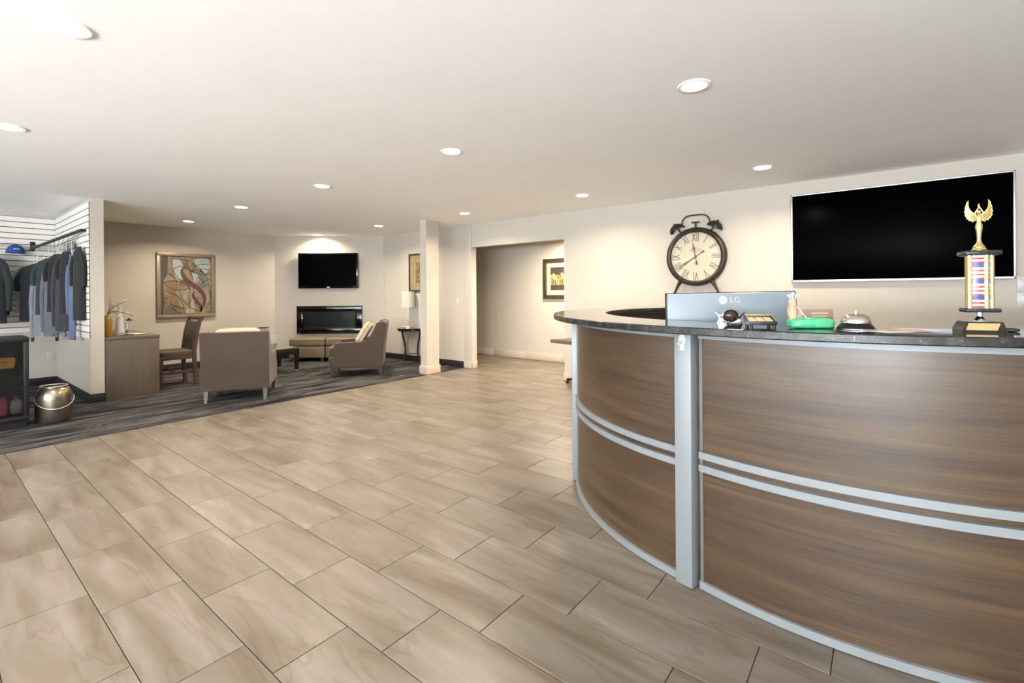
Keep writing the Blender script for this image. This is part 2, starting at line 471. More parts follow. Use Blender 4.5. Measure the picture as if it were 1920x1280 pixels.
for xa, xb in WINDOWS:
    g.bx(xa, xb, YF - .12, YF, 0, .22); g.bx(xa, xb, YF - .12, YF, 2.18, HC)
struct(g.ob('wall_front', M_wall), 'window wall facing the reception counter')
for i, (xa, xb) in enumerate(WINDOWS):
    g = G()
    for a, b_ in ((xa, xa + .05), (xb - .05, xb), ((xa + xb) / 2 - .025, (xa + xb) / 2 + .025)): g.bx(a, b_, YF - .09, YF - .03, .22, 2.18)
    g.bx(xa, xb, YF - .09, YF - .03, .22, .27); g.bx(xa, xb, YF - .09, YF - .03, 2.13, 2.18)
    wn = struct(g.ob('window_%d' % (i + 1), M_silver), 'aluminium framed window in the front wall')
    for k in (0, 1):
        a = xa + .05 if k == 0 else (xa + xb) / 2 + .025; b_ = (xa + xb) / 2 - .025 if k == 0 else xb - .05
        G().bx(a, b_, YF - .063, YF - .057, .27, 2.13).ob('pane', M_glass_thin, wn)

# column
colm = struct(G().bx(-5.575, -5.432, 4.812, 5.06, 0, HC).ob('column', M_wall), 'square cream column at the carpet edge')
for (a, b_, c, d) in ((-5.59, -5.575, 4.797, 5.075), (-5.432, -5.417, 4.797, 5.075), (-5.575, -5.432, 4.797, 4.812), (-5.575, -5.432, 5.06, 5.075)):
    G().bx(a, b_, c, d, 0, .125, .002).ob('base_tile', M_tilebase, colm)
# pilaster beside hall opening: proud of the lounge wall
struct(G().bx(-5.425, OPX0, YC - .012, YC, 0, HC, .004).ob('trim_pilaster', M_wall), 'narrow cream pilaster beside the hallway opening')

# baseboards
def base_tiles(name, pts, label, h=.12, t=.012, L=.61):
    """run of base tiles along a polyline, outward normal to the right of travel"""
    root = struct(G().bx(pts[0][0] - .002, pts[0][0] + .002, pts[0][1] - .002, pts[0][1] + .002, 0, .02).ob(name, M_grout), label)
    for (x0, y0), (x1, y1) in zip(pts, pts[1:]):
        d = Vector((x1 - x0, y1 - y0, 0)); n = d.length; d.normalize(); nr = Vector((d.y, -d.x, 0)); a = 0.0
        while a < n - .01:
            b_ = min(a + L, n); p = Vector((x0, y0, 0)) + d * ((a + b_) / 2) + nr * (t / 2 + .001)
            G().box(p.x, p.y, h / 2 + .002, b_ - a - .003, t, h - .004, .002, RZ(math.atan2(d.y, d.x))).ob('base_tile', M_tilebase, root)
            a = b_
    return root
base_tiles('baseboard_hall', [(-7.55, YH), (-1.65, YH)], 'beige tile baseboard along the hallway wall', h=.135, L=.78)
base_tiles('baseboard_pilaster', [(-5.43, YC - .012), (OPX0 + .004, YC - .012), (OPX0 + .004, YC + .11)], 'beige tile baseboard wrapping the pilaster')
base_tiles('baseboard_back', [(OPX1 - .004, YC + .1), (OPX1 - .004, YC), (XR, YC)], 'beige tile baseboard of the clock wall', h=.11)
def rubber(name, pts, label, h=.1):
    g = G()
    for (x0, y0), (x1, y1) in zip(pts, pts[1:]):
        d = Vector((x1 - x0, y1 - y0, 0)); n = d.length; d.normalize(); nr = Vector((d.y, -d.x, 0)); p = Vector((x0, y0, 0)) + d * n / 2 + nr * .005
        g.box(p.x, p.y, .004 + h / 2, n + .008, .008, h, .002, RZ(math.atan2(d.y, d.x)))
    return struct(g.ob(name, M_rubber), label)
rubber('baseboard_lounge', [(DB.x, YC), (-5.43, YC)], 'black rubber baseboard of the lounge wall')
rubber('baseboard_corner', [(XL, DA.y), (DB.x, DB.y)], 'black rubber baseboard below the fireplace')
rubber('baseboard_left', [(XL, PY1), (XL, DA.y)], 'black rubber baseboard under the large painting')
rubber('baseboard_partition', [(XL, PY0), (PX, PY0), (PX, PY1), (XL, PY1)], 'black rubber baseboard around the partition wall')
rubber('baseboard_shop', [(XL, YF), (XL, PY0)], 'black rubber baseboard under the slat wall')

# slat walls (each slat a board of its own)
SZ0, SP = 0.74, 0.0745
nsl = 21
g = G().bx(XL + .0, XL + .006, YF + .2, PY0, SZ0, SZ0 + nsl * SP - .004); back = g.ob('slat_backing', M_mdf, WL)
g = G().bx(XL + .02, PX - .002, PY0 - .006, PY0, SZ0, SZ0 + nsl * SP - .004); back2 = g.ob('slat_backing', M_mdf, WP)
gA = G().bx(XL + .006, XL + .018, YF + .2, PY0 - .018, 0, SP - .010, .0015); meA = gA.mesh('slat'); meA.materials.append(M_slat)
gB = G().bx(XL + .018, PX - .004, PY0 - .018, PY0 - .006, 0, SP - .010, .0015); meB = gB.mesh('slat'); meB.materials.append(M_slat)
for i in range(nsl):
    for me, w in ((meA, WL), (meB, WP)):
        o = bpy.data.objects.new('slat', me); COL.objects.link(o); o.parent = w; o.location = (0, 0, SZ0 + i * SP)

# ------------------------------------------------------------------ ceiling lights
LIGHTS = [
    (-2.645, 0.40, 'round recessed ceiling light over open tiles far from any furniture'),
    (-4.51, 0.40, 'round recessed ceiling light over the tiles in front of the display cabinet'),
    (-2.662, 2.625, 'round recessed ceiling light over open tiles beside the reception desk end'),
    (-4.545, 2.625, 'round recessed ceiling light over the tiles just before the carpet and armchairs'),
    (-0.80, 2.616, 'round recessed ceiling light right above the reception counter front'),
    (-6.41, 2.60, 'round recessed ceiling light above the armchair turned to the painting'),
    (-8.24, 2.59, 'round recessed ceiling light above the wooden desk chair'),
    (-8.355, 4.728, 'round recessed ceiling light washing the wall above the fireplace television'),
    (-6.505, 4.742, 'round recessed ceiling light above the armchair beside the column'),
    (-4.60, 4.79, 'round recessed ceiling light in front of the hallway opening'),
    (-2.714, 4.771, 'round recessed ceiling light between hallway opening and alarm clock'),
    (-0.855, 4.75, 'round recessed ceiling light in front of the large wall television'),
    (-4.0, 6.30, 'round recessed ceiling light added unseen inside the hallway'),  # unseen lamp, added to brighten the hallway
]
for x, y, lab in LIGHTS:
    t = thing('recessed_light', lab or 'round recessed ceiling light over the open tiled floor', 'ceiling light', (x, y, HC), 0, 'recessed ceiling lights')
    G().lathe([(.066, -.001), (.067, -.006), (.080, -.006), (.084, -.001), (.084, .0), (.066, .0)], 36).ob('trim_ring', M_ceil, t)
    G().lathe([(.001, -.0035), (.066, -.0035), (.066, -.0005), (.001, -.0005)], 32).ob('lens', M_lenslit, t)
    d = bpy.data.lights.new('downlight', 'AREA'); d.shape = 'DISK'; d.size = 0.13
    d.energy = LAMP_W * (3.4 if y > 6 else 1.0); d.color = LAMP_COL; d.spread = math.radians(150)
    lo = bpy.data.objects.new('downlight', d); COL.objects.link(lo); lo.parent = t; lo.location = (0, 0, -.012)

# ------------------------------------------------------------------ reception desk
C1, R1 = (-0.407, 3.342), 1.353
C2, R2 = (-0.179, 3.522), 1.570
desk = thing('reception_desk', 'curved walnut panelled reception desk with pale metal posts and rails', 'reception desk', (0, 0, 0))
AP1, AP2 = -100.6, -107.4
segs = [(C1, R1, -150.2, AP1 - 1.3), (C2, R2, AP2 + 1.55, -57.0), (C1, R1, -246.0, -153.4), (C2, R2, -54.0, 15.0)]
for c, R, a0, a1 in segs:
    for z0, z1 in ((.028, .502), (.53, 1.045)):
        G().arc(c, R - .045, R - .014, z0, z1, a0, a1, 40).ob('wood_panel', M_wood, desk)
    G().arc(c, R - .047, R - .018, .502, .53, a0, a1, 40).ob('wood_reveal', M_wood, desk)
    for z0, z1 in ((.004, .034), (.488, .516), (.541, .569), (1.036, 1.066)):
        G().arc(c, R - .044, R, z0, z1, a0, a1, 40).ob('rail', M_alu, desk)
    for a in (a0, a1):
        t = math.radians(a); sg = 1 if a == a0 else -1
        da = math.degrees(.014 / R) * sg
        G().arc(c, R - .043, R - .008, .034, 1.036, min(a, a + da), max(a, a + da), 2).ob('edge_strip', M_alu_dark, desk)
    n = 6
def post(c, R, a, w=.078):
    t = math.radians(a); x, y = c[0] + (R - .012) * math.cos(t), c[1] + (R - .012) * math.sin(t)
    return G().box(x, y, .535, .07, w, 1.062, .003, RZ(t)).ob('post', M_alu, desk)
post(C1, R1, AP1 - .2, .074)
post(C1, R1, -151.9, .074)
post(C2, R2, -55.5, .074)
# countertop
CT, RT, RI, ZT = (-0.307, 3.393), 1.601, 1.267, 1.096
ct = G().arc(CT, RI, RT, ZT - .03, ZT, -252, 22, 140).ob('granite_countertop', M_granite)
tag(ct, 'polished black granite ring countertop of the curved reception desk', 'countertop')
M_edge = M_granite.copy(); M_edge.name = 'honed_granite_edge'
M_edge.node_tree.nodes['Principled BSDF'].inputs['Roughness'].default_value = 0.34
M_edge.node_tree.nodes['Principled BSDF'].inputs['Specular IOR Level'].default_value = 0.4
ct.data.materials.append(M_edge)
for p in ct.data.polygons:
    if abs(p.normal.z) < .5: p.material_index = 1
bv = ct.modifiers.new('edge_round', 'BEVEL'); bv.width = .004; bv.segments = 2; bv.limit_method = 'ANGLE'
wt = thing('work_surface', 'lower brown staff work surface inside the curved reception desk', 'desk', (0, 0, 0))
M_workwood = mat('brown_worktop', '#4c3a2e', 0.4, var=0.12, scale=4)
G().arc(C1, 0.72, 1.30, .72, .75, -246, -85, 60).ob('top', M_workwood, wt)
G().arc(C2, 0.95, 1.52, .719, .749, -104, 10, 60).ob('top', M_workwood, wt)
for c, r, a in ((C1, .8, -240), (C1, .8, -170), (C1, .8, -110), (C2, 1.0, -60), (C2, 1.0, 0)):
    t = math.radians(a); G().cyl((c[0] + r * math.cos(t), c[1] + r * math.sin(t), 0), (c[0] + r * math.cos(t), c[1] + r * math.sin(t), .72), .025).ob('leg', M_black, wt)
# things lying inside the desk
for i, (x, y, rz, colr, lab) in enumerate(((-1.33, 3.05, .6, '#d9a545', 'thin yellow folder lying on the inner work surface'), (-1.27, 3.35, 1.2, '#c9b49a', 'tan folder lying on the inner work surface'))):
    fo = thing('paper_folder', lab, 'folder', (x, y, .7505), rz)
    M_f = mat('folder_card_%d' % i, colr, .7)
    G().bx(-.11, .11, -.15, .15, 0, .003, .001).ob('cover', M_f, fo); G().bx(-.105, .1, -.145, .145, .003, .006).ob('sheets', M_paper, fo); G().bx(-.11, .11, -.15, .15, .006, .008, .001).ob('cover', M_f, fo)

# lower side shelf fixed to the outside of the desk behind the end post
sh = thing('side_shelf', 'brown wedge shaped shelf fixed low on the side of the reception desk', 'shelf', (0, 0, 0))
M_shelf = mat('mauve_brown_laminate', '#6f5b57', .35, var=.06)
G().prism([(-2.05, 3.085), (-1.749, 3.02), (-1.749, 3.52), (-1.86, 3.6)], .838, .863, 'Z').ob('top', M_shelf, sh)
G().bx(-1.81, -1.749, 3.2, 3.4, .70, .838, .003).ob('bracket', M_black, sh)
gb = thing('green_bottle', 'small green bottle with clear base standing on the low side shelf', 'bottle', (-1.80, 3.19, .863))
M_green = mat('green_plastic', '#5fc98d', .2, var=.05, trans=.3)
G().lathe([(.001, .0), (.021, .0), (.022, .004), (.022, .02)], 18).ob('clear_base', M_glass, gb)
G().lathe([(.001, .02), (.022, .02), (.022, .075), (.018, .09), (.009, .1), (.001, .1)], 18).ob('body', M_green, gb)
G().lathe([(.001, .1), (.01, .1), (.01, .118), (.001, .118)], 14).ob('cap', M_plastic_white, gb)

# rolling stand behind the desk
rs = thing('rolling_stand', 'low black stand on casters by the clock wall behind the desk', 'stand', (-3.07, 5.38, 0), 0)
for k, (dx, dy) in enumerate(((-.30, .10), (.28, .10), (-.03, -.19), (.2, -.16))):
    b_ = G().tube([(0, 0, .085), (dx * .6, dy * .6, .07), (dx, dy, .055)], [.024, .02, .016], 8).ob('foot', M_black, rs)
    G().cyl((dx - .009, dy, .025), (dx + .009, dy, .025), .025, n=16).ob('caster', M_black, rs)
G().cyl((0, 0, .06), (0, 0, .46), .02).ob('pole', M_black, rs)
G().box(.1, 0, .47, .3, .3, .02, .006).ob('plate', M_black, rs)

# ------------------------------------------------------------------ things on the counter
# monitor
mo = thing('computer_monitor', 'wide computer monitor seen from its blue grey back behind the counter', 'monitor', (-.587, 2.475, .7505), 0.64)
M_mon = mat('blue_grey_plastic', '#aab8c2', .3, var=.03, scale=2)
W, z0m, z1m = .618, .115, .472
tilt = RY(-0.014)
G().box(0, .0, (z0m + z1m) / 2, W, .022, z1m - z0m, .006, tilt).ob('back_cover', M_mon, mo)
g = G()
g.box(0, .014, z1m, W + .008, .018, .008, .003, tilt); g.box(0, .014, z0m, W + .008, .018, .012, .003, tilt)
g.box(-W / 2, .014, (z0m + z1m) / 2, .008, .018, z1m - z0m, .003, tilt); g.box(W / 2, .014, (z0m + z1m) / 2, .012, .034, z1m - z0m, .003, tilt)
g.ob('bezel', M_black, mo)
G().box(0, .024, (z0m + z1m) / 2, W - .02, .004, z1m - z0m - .03, 0, tilt).ob('screen', M_screen, mo)
G().box(0, .02, .075, .07, .03, .15, .01).ob('neck', M_black, mo)
G().lathe([(.001, 0), (.13, 0), (.13, .01), (.03, .018), (.001, .018)], 32, sy=.75).ob('foot', M_black, mo)
lg = G().lathe([(.001, -.0005), (.0205, -.0005), (.0205, -.002), (.001, -.002)], 28, (-.045, -.011, .437), 'Y').ob('logo_disc', M_white, mo)
g = G()
ring = [(-.045 + .016 * math.cos(t), .437 + .016 * math.sin(t)) for t in [math.radians(60 + 300 * k / 24) for k in range(25)]]
g.strip(ring, .0016, -.0138, .0006)
g.strip([(-.047, .447), (-.047, .430), (-.041, .430)], .0016, -.0138, .0006); g.strip([(-.036, .437), (-.029, .437)], .0016, -.0138, .0006)
g.lathe([(.0001, -.0138), (.0022, -.0138), (.0022, -.0132), (.0001, -.0132)], 10, (-.0525, 0, .442), 'Y')
g.ob('logo_mark', M_mon, mo)
text('logo_text', 'LG', .041, M_white, mo, (.012, -.0125, .437), align='CENTER')

# chrome horned ornament
M_face = mat('brown_reflection_face', '#4a3a30', .08, var=.3, scale=60)  # brown reflection in the mirror disc, put into the colour
co = thing('chrome_card_holder', 'small chrome horned holder with round face coloured as a dark reflection standing on the granite', 'holder', (-.512, 2.128, ZT), .45)
poly = [(-.05, 0), (.05, 0), (.043, .022), (.047, .032), (.060, .047), (.057, .048), (.042, .036), (.03, .034), (.02, .039), (-.02, .039), (-.03, .034), (-.042, .036), (-.057, .048), (-.060, .047), (-.047, .032), (-.043, .022)]
G().prism(poly, -.006, .012).ob('body', M_chrome, co)
G().lathe([(.034, -.008), (.034, -.018), (.029, -.022), (.027, -.018), (.027, -.008)], 28, (0, 0, .034), 'Y', sy=.82).ob('rim', M_chrome, co)
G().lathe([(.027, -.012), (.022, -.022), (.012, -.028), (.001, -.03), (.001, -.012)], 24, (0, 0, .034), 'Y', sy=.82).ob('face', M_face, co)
for sx in (-1, 1):
    G().puff(sx * .036, -.008, .03, .014, .01, .012, 1).ob('stud', M_chrome, co)

# card tray
tr = thing('card_tray', 'black slanted business card tray on small feet', 'tray', (-.368, 1.975, ZT), .42)
M_card = mat('tan_cards', '#d8b48a', .6, var=.2, scale=60)
for sx in (-1, 1):
    G().prism([(-.045, .010), (.045, .012), (.05, .046), (.044, .047), (-.045, .021)], sx * .045 - .002, sx * .045 + .002, 'X').ob('side', M_black, tr)
    for yy in (-.035, .035): G().cyl((sx * .038, yy, 0), (sx * .038, yy, .012), .006, n=12).ob('foot', M_black, tr)
G().bx(-.045, .045, -.045, .045, .010, .014).ob('floor_plate', M_black, tr)
G().bx(-.045, .045, .040, .046, .012, .046, .001).ob('back_plate', M_black, tr)
G().bx(-.045, .045, -.047, -.043, .010, .024, .001).ob('front_lip', M_black, tr)
for k in range(3): G().box(-.028 + .028 * k, 0, .026, .025, .07, .006, .001, RX(.24)).ob('cards', M_card, tr)
G().box(0, .037, .043, .084, .014, .003, .001, RX(.1)).ob('top_card', M_card, tr)

# golf figurine
gf = thing('golf_figurine', 'golf bag figurine on a green putting mound', 'figurine', (-.210, 2.004, ZT + .0003), .62)
M_gr = mat('green_resin', '#5fd49a', .35, var=.25, scale=60)
M_bag = mat('tan_leather_bag', '#dcb492', .55, var=.25, scale=50)
G().puff(0, 0, .0185, .150, .08, .037, .5).ob('mound', M_gr, gf)
for px_, pz in ((-.032, .031), (.002, .022), (.052, .027), (-.012, .034)): G().puff(px_, -.03 if pz < .03 else -.018, pz, .006, .006, .006, 1, n=10).ob('ball', M_white, gf)
bag = G().lathe([(.001, 0), (.013, 0), (.014, .01), (.0175, .03), (.018, .045), (.013, .062), (.012, .072), (.001, .072)], 16, (-.058, .008, .028)).ob('bag', M_bag, gf)
G().lathe([(.0135, .058), (.0145, .06), (.0145, .07), (.0128, .072)], 16, (-.058, .008, .028)).ob('band', M_bag, bag)
for k, (dx, dy, dz) in enumerate(((-.012, 0, .085), (-.004, -.006, .089), (.004, .004, .092), (.01, -.004, .086), (.0, .008, .083))):
    cl = G().tube([(-.058 + dx * .4, .008 + dy * .4, .09), (-.058 + dx, .008 + dy, .03 + dz)], .0018, 6).ob('club', M_silver, gf)
    G().puff(-.058 + dx * 1.15, .008 + dy, .032 + dz, .011, .008, .008, .8, n=10).ob('club_head', M_white, cl)
put = G().tube([(-.052, -.012, .076), (-.024, -.02, .036)], .0016, 6).ob('putter', M_silver, gf)
G().puff(-.019, -.021, .035, .016, .005, .005, .7, n=10).ob('putter_head', M_white, put)

cs = thing('brown_card_sign', 'small brown card sign in a holder behind the golf figurine', 'sign', (-.197, 2.112, ZT), .55)
M_brcard = mat('brown_card', '#a5876f', .6, var=.1)
G().box(0, 0, .032, .108, .004, .064, .001, RX(-.1)).ob('card', M_brcard, cs); G().box(0, .012, .003, .108, .036, .006, .001).ob('foot', M_black, cs)
for k, w_ in enumerate((.06, .05, .034)): G().box(.004, -.0045 + .001 * k, .05 - .011 * k, w_, .001, .0022, 0, RX(-.1)).ob('print_line', M_white, cs)

bl = thing('service_bell', 'chrome service bell on a black base', 'bell', (-.078, 2.022, ZT))
G().lathe([(.001, .0), (.055, .0), (.055, .004), (.05, .012), (.042, .02), (.001, .02)], 36).ob('base', M_blackgloss, bl)
G().lathe([(.0545, .0005), (.0575, .0005), (.0575, .003), (.0545, .003)], 36).ob('base_rim', M_chrome, bl)
G().lathe([(.044, .021), (.0445, .025), (.042, .036), (.034, .045), (.022, .0505), (.001, .052)], 36).ob('dome', mat('warm_nickel', '#d8d0c4', .12, 1.0, var=0), bl)
G().lathe([(.001, .052), (.005, .052), (.005, .058), (.004, .063), (.001, .064)], 14).ob('plunger', M_silver, bl)

pm = {'g': mat('lime_print', '#8ea93a', .6, var=.1), 'r': mat('red_white_print', '#d9b0a8', .6, var=.35, scale=30), 'w': M_paper}
for (x, y, rz, sx, sy, k, lab) in ((-.02, 2.00, .9, .10, .17, 'w', 'white leaflet lying flat under the service bell'), (.045, 2.03, .5, .13, .10, 'r', 'pale red and white leaflet flat on the granite'), (-.005, 2.10, .62, .075, .03, 'g', 'small lime green card lying behind the bell')):
    zz = {'w': 0.0002, 'r': .0012, 'g': .0002}[k]
    tag(G().box(x, y, ZT + zz + .0004, sx, sy, .0008, 0, RZ(rz)).ob('leaflet', pm[k]), lab, 'leaflet')
bl.location.z += .0012

# trophy
tp = thing('trophy', 'tall gold trophy with winged figure and flag ribbon columns', 'trophy', (.238, 2.105, ZT), .30)
g = G().prism([(-.075, 0), (.075, 0), (.068, .012), (.058, .036), (-.058, .036), (-.075, .012)], -.045, .045)
tb = g.ob('base', M_blackgloss, tp)
M_plate = mat('brass_plate', '#d8b27a', .35, .4, var=.03)
G().prism([(-.066, -.012), (.038, -.012), (.048, .012), (-.056, .012)], -.0505, -.0485).ob('name_plate', M_plate, tb).location = (0, .003, .02)
G().lathe([(.001, .036), (.026, .036), (.024, .041), (.014, .05), (.011, .055), (.011, .068), (.001, .068)], 24).ob('stem', M_chrome, tp)
M_marble = mat('black_marble', '#33373a', .15, var=.25, scale=40)
G().box(0, 0, .075, .118, .075, .014, .006).ob('lower_plate', M_marble, tp)
G().box(0, 0, .272, .124, .08, .016, .006).ob('upper_plate', M_marble, tp)
def m_flag():
    m, nt, b = new_mat('flag_ribbon')
    tc = nt.nodes.new('ShaderNodeTexCoord'); sp = nt.nodes.new('ShaderNodeSeparateXYZ'); nt.links.new(tc.outputs['Object'], sp.inputs[0])
    def mod(v, mul):
        a = nt.nodes.new('ShaderNodeMath'); a.operation = 'MULTIPLY'; a.inputs[1].default_value = mul; nt.links.new(v, a.inputs[0])
        f = nt.nodes.new('ShaderNodeMath'); f.operation = 'FRACT'; nt.links.new(a.outputs[0], f.inputs[0]); return f.outputs[0]
    st = ramp(nt, mod(sp.outputs['Z'], 72), [(0.0, '#b8384a'), (0.45, '#b8384a'), (0.5, '#e9e6ea'), (1.0, '#e9e6ea')])
    bl_ = ramp(nt, mod(sp.outputs['Z'], 18), [(0.0, (1, 1, 1, 1)), (0.26, (1, 1, 1, 1)), (0.28, (0, 0, 0, 1))])
    mx = nt.nodes.new('ShaderNodeMix'); mx.data_type = 'RGBA'; nt.links.new(bl_, mx.inputs['Factor']); nt.links.new(st, mx.inputs['A']); mx.inputs['B'].default_value = hexc('#2f4378')
    nt.links.new(mx.outputs['Result'], b.inputs['Base Color']); b.inputs['Roughness'].default_value = .3
    return m
M_flag = m_flag()
for x, y in ((-.042, -.02), (.012, -.026), (.046, .012), (-.03, .022)):
    G().lathe([(.001, .082), (.0095, .082), (.0095, .264), (.001, .264)], 16, (x, y, 0)).ob('gold_column', M_gold, tp)
for x0, y0, x1, y1 in ((-.036, -.0225, .006, -.0265), (.0165, -.022, .042, .006), (-.045, -.012, -.036, .016)):
    dx, dy = x1 - x0, y1 - y0; L = math.hypot(dx, dy)
    rb = G().box((x0 + x1) / 2, (y0 + y1) / 2, .173, L * .86, .004, .182, .001, RZ(math.atan2(dy, dx))).ob('flag_ribbon', M_flag, tp)
    for zz in (.105, .16, .216):
        star = [((.0045 if k % 2 == 0 else .0019) * math.sin(k * PI / 5), (.0045 if k % 2 == 0 else .0019) * math.cos(k * PI / 5)) for k in range(10)]
        so = G().prism(star, -.0032, -.0022).ob('star', M_white, rb); so.location = ((x0 + x1) / 2, (y0 + y1) / 2, zz + .0 ); so.rotation_euler = (0, 0, math.atan2(dy, dx))
fg = G()
fg.lathe([(.024, .280), (.026, .284), (.02, .29), (.021, .294), (.013, .302), (.008, .312), (.007, .322), (.0085, .34), (.0115, .356), (.0125, .366), (.0095, .376), (.0075, .384), (.010, .392), (.0105, .398), (.005, .404), (.0035, .408), (.001, .409)], 18, sy=.8)
fg.puff(0, 0, .414, .013, .014, .017, 1, n=14)
fg.tube([(-.009, 0, .398), (-.014, -.003, .412), (-.002, -.003, .430)], [.0033, .0028, .0024], 8)
fg.tube([(.009, 0, .398), (.014, -.003, .412), (.002, -.003, .430)], [.0033, .0028, .0024], 8)
fg.lathe([(.001, .426), (.004, .429), (.0035, .433), (.0045, .436), (.001, .443)], 10)
fg.ob('winged_figure', M_gold, tp)
for sx in (-1, 1):
    wing = G()
    out = [(.004, .393), (.012, .384), (.021, .381), (.026, .386), (.032, .385), (.035, .391), (.040, .392), (.042, .399), (.046, .403), (.045, .411), (.048, .417), (.045, .425), (.046, .432), (.042, .440), (.040, .449), (.0335, .457), (.034, .446), (.033, .434), (.029, .425), (.023, .418), (.015, .412), (.007, .408)]
    wing.prism([(sx * a, b) for a, b in out], .002, .006)
    for k, (bx_, bz_, mx_, mz_, ex, ez) in enumerate(((.010, .402, .030, .414, .0385, .447), (.010, .399, .031, .408, .043, .433), (.010, .396, .030, .401, .044, .418), (.010, .393, .028, .395, .042, .405), (.010, .390, .022, .389, .036, .395), (.009, .389, .016, .386, .027, .388))):
        wing.tube(spline([(sx * bx_, .002, bz_), (sx * mx_, .0005, mz_), (sx * ex, .002, ez)], 6), [.0022] + [.0030] * 10 + [.0026, .0014], 6)
    wing.ob('wing', M_gold, tp)

tag(G().puff(.30, 2.155, ZT + .006, .07, .03, .012, .6).ob('eyeglass_case', M_black), 'small flat black case lying on the granite behind the trophy', 'case')

tp.scale = (.74, .74, .92)
# white adhesive hook on the post
t = math.radians(AP1 - .2); hx, hy = C1[0] + (R1 + .024) * math.cos(t), C1[1] + (R1 + .024) * math.sin(t)
hk = thing('adhesive_hook', 'white adhesive hook stuck on the pale desk post', 'hook', (hx, hy, 1.03), t + PI / 2)
G().lathe([(.001, -.001), (.0155, -.001), (.0165, .003), (.001, .004)], 24, (0, 0, 0), 'Y', sy=1.55).ob('plate', M_plastic_white, hk)
G().tube([(0, -.003, .0), (0, -.008, -.012), (-.003, -.018, -.018), (-.006, -.022, -.01)], .005, 8).ob('prong', M_plastic_white, hk)
G().box(0, 0, -.033, .02, .003, .022, .001).ob('strip', M_plastic_white, hk)

# ------------------------------------------------------------------ clock wall: television, clock, outlets, switch
tv = thing('large_television', 'huge wide silver framed television, switched off, on the clock wall', 'television', (.05, YC - .003, 1.315), 0)
w, hgt = 1.594, .89
G().box(0, -.035, hgt / 2, w - .03, .012, hgt - .035, .001).ob('screen', M_screen, tv)
g = G()
for zz in (.01, hgt - .008): g.box(0, -.03, zz, w, .04, .022 if zz < .1 else .014, .003)
for xx in (-w / 2 + .007, w / 2 - .007): g.box(xx, -.03, hgt / 2, .014, .04, hgt, .003)
g.ob('frame', M_silver, tv)
G().box(0, -.012, hgt / 2, w - .1, .022, hgt - .1, .004).ob('back_case', M_black, tv)
G().box(.0, -.0515, .01, .045, .002, .005).ob('badge', M_alu_dark, tv)

ck = thing('wall_clock', 'big twin bell alarm clock shaped wall clock with roman numerals', 'clock', (-1.70, YC - .002, 1.628), 0)
M_dial = mat('aged_ivory_dial', '#efe1bf', .45, var=.06, scale=6)
M_ink = mat('sepia_ink', '#54463a', .7, var=.1)
G().lathe([(.30, 0), (.325, -.005), (.337, -.03), (.337, -.06), (.325, -.09), (.305, -.098), (.285, -.09), (.279, -.07), (.279, -.055), (.30, -.05)], 64, axis='Y').ob('case', M_bronze, ck)
dial = G().lathe([(.001, -.055), (.284, -.055), (.284, -.05), (.001, -.05)], 56, axis='Y').ob('dial', M_dial, ck)
num = ['XII', 'I', 'II', 'III', 'IV', 'V', 'VI', 'VII', 'VIII', 'IX', 'X', 'XI']
for k, s in enumerate(num):
    a = -k * 2 * PI / 12 + PI / 2; rr = .222
    o = text('numeral', s, .15, M_ink, ck, (rr * math.cos(a), -.0565, rr * math.sin(a)), (PI / 2, 0, 0), .0005, xscale=.46)
    o.rotation_mode = 'XYZ'; o.rotation_euler = (PI / 2, -(a - PI / 2), 0)
for k, ch in enumerate('KENSINGTON'):
    a = math.radians(125 - 7.8 * k)
    o = text('maker_letter', ch, .024, M_ink, ck, (.092 * math.cos(a), -.0562, .092 * math.sin(a)), (PI / 2, 0, 0), .0003)
    o.rotation_euler = (PI / 2, -(a - PI / 2), 0)
text('maker_text', 'STATION', .02, M_ink, ck, (0, -.0562, .058), extrude=.0003)
for zz, ww in ((-.072, .05), (-.084, .03)): G().strip([(-ww / 2, zz), (ww / 2, zz)], .004, -.0562, .0008).ob('faint_print', M_ink, ck)
def hand(ang, L, tail, name):
    d = (math.cos(ang), math.sin(ang)); g = G()
    pts = [(-tail * d[0], -tail * d[1]), (-tail * .5 * d[0], -tail * .5 * d[1]), (0, 0), (L * .35 * d[0], L * .35 * d[1]), (L * .62 * d[0], L * .62 * d[1]), (L * .72 * d[0], L * .72 * d[1]), (L * d[0], L * d[1])]
    g.strip(pts, [.02, .008, .011, .009, .024, .012, .003], -.064, .003)
    g.lathe([(.001, -.065), (.012, -.065), (.012, -.06), (.001, -.06)], 14, (-tail * d[0], 0, -tail * d[1]), 'Y')
    return g.ob(name, M_bronze, ck)
hand(math.radians(213), .235, .105, 'minute_hand')
hand(math.radians(101), .165, .085, 'hour_hand')
G().lathe([(.001, -.07), (.014, -.07), (.014, -.058), (.001, -.058)], 16, axis='Y').ob('hub', M_bronze, ck)
G().lathe([(.001, -.0775), (.279, -.0775), (.279, -.0765), (.001, -.0765)], 48, axis='Y').ob('cover_glass', mat('cover_glass', '#ffffff', .02, var=0, alpha=.06), ck)
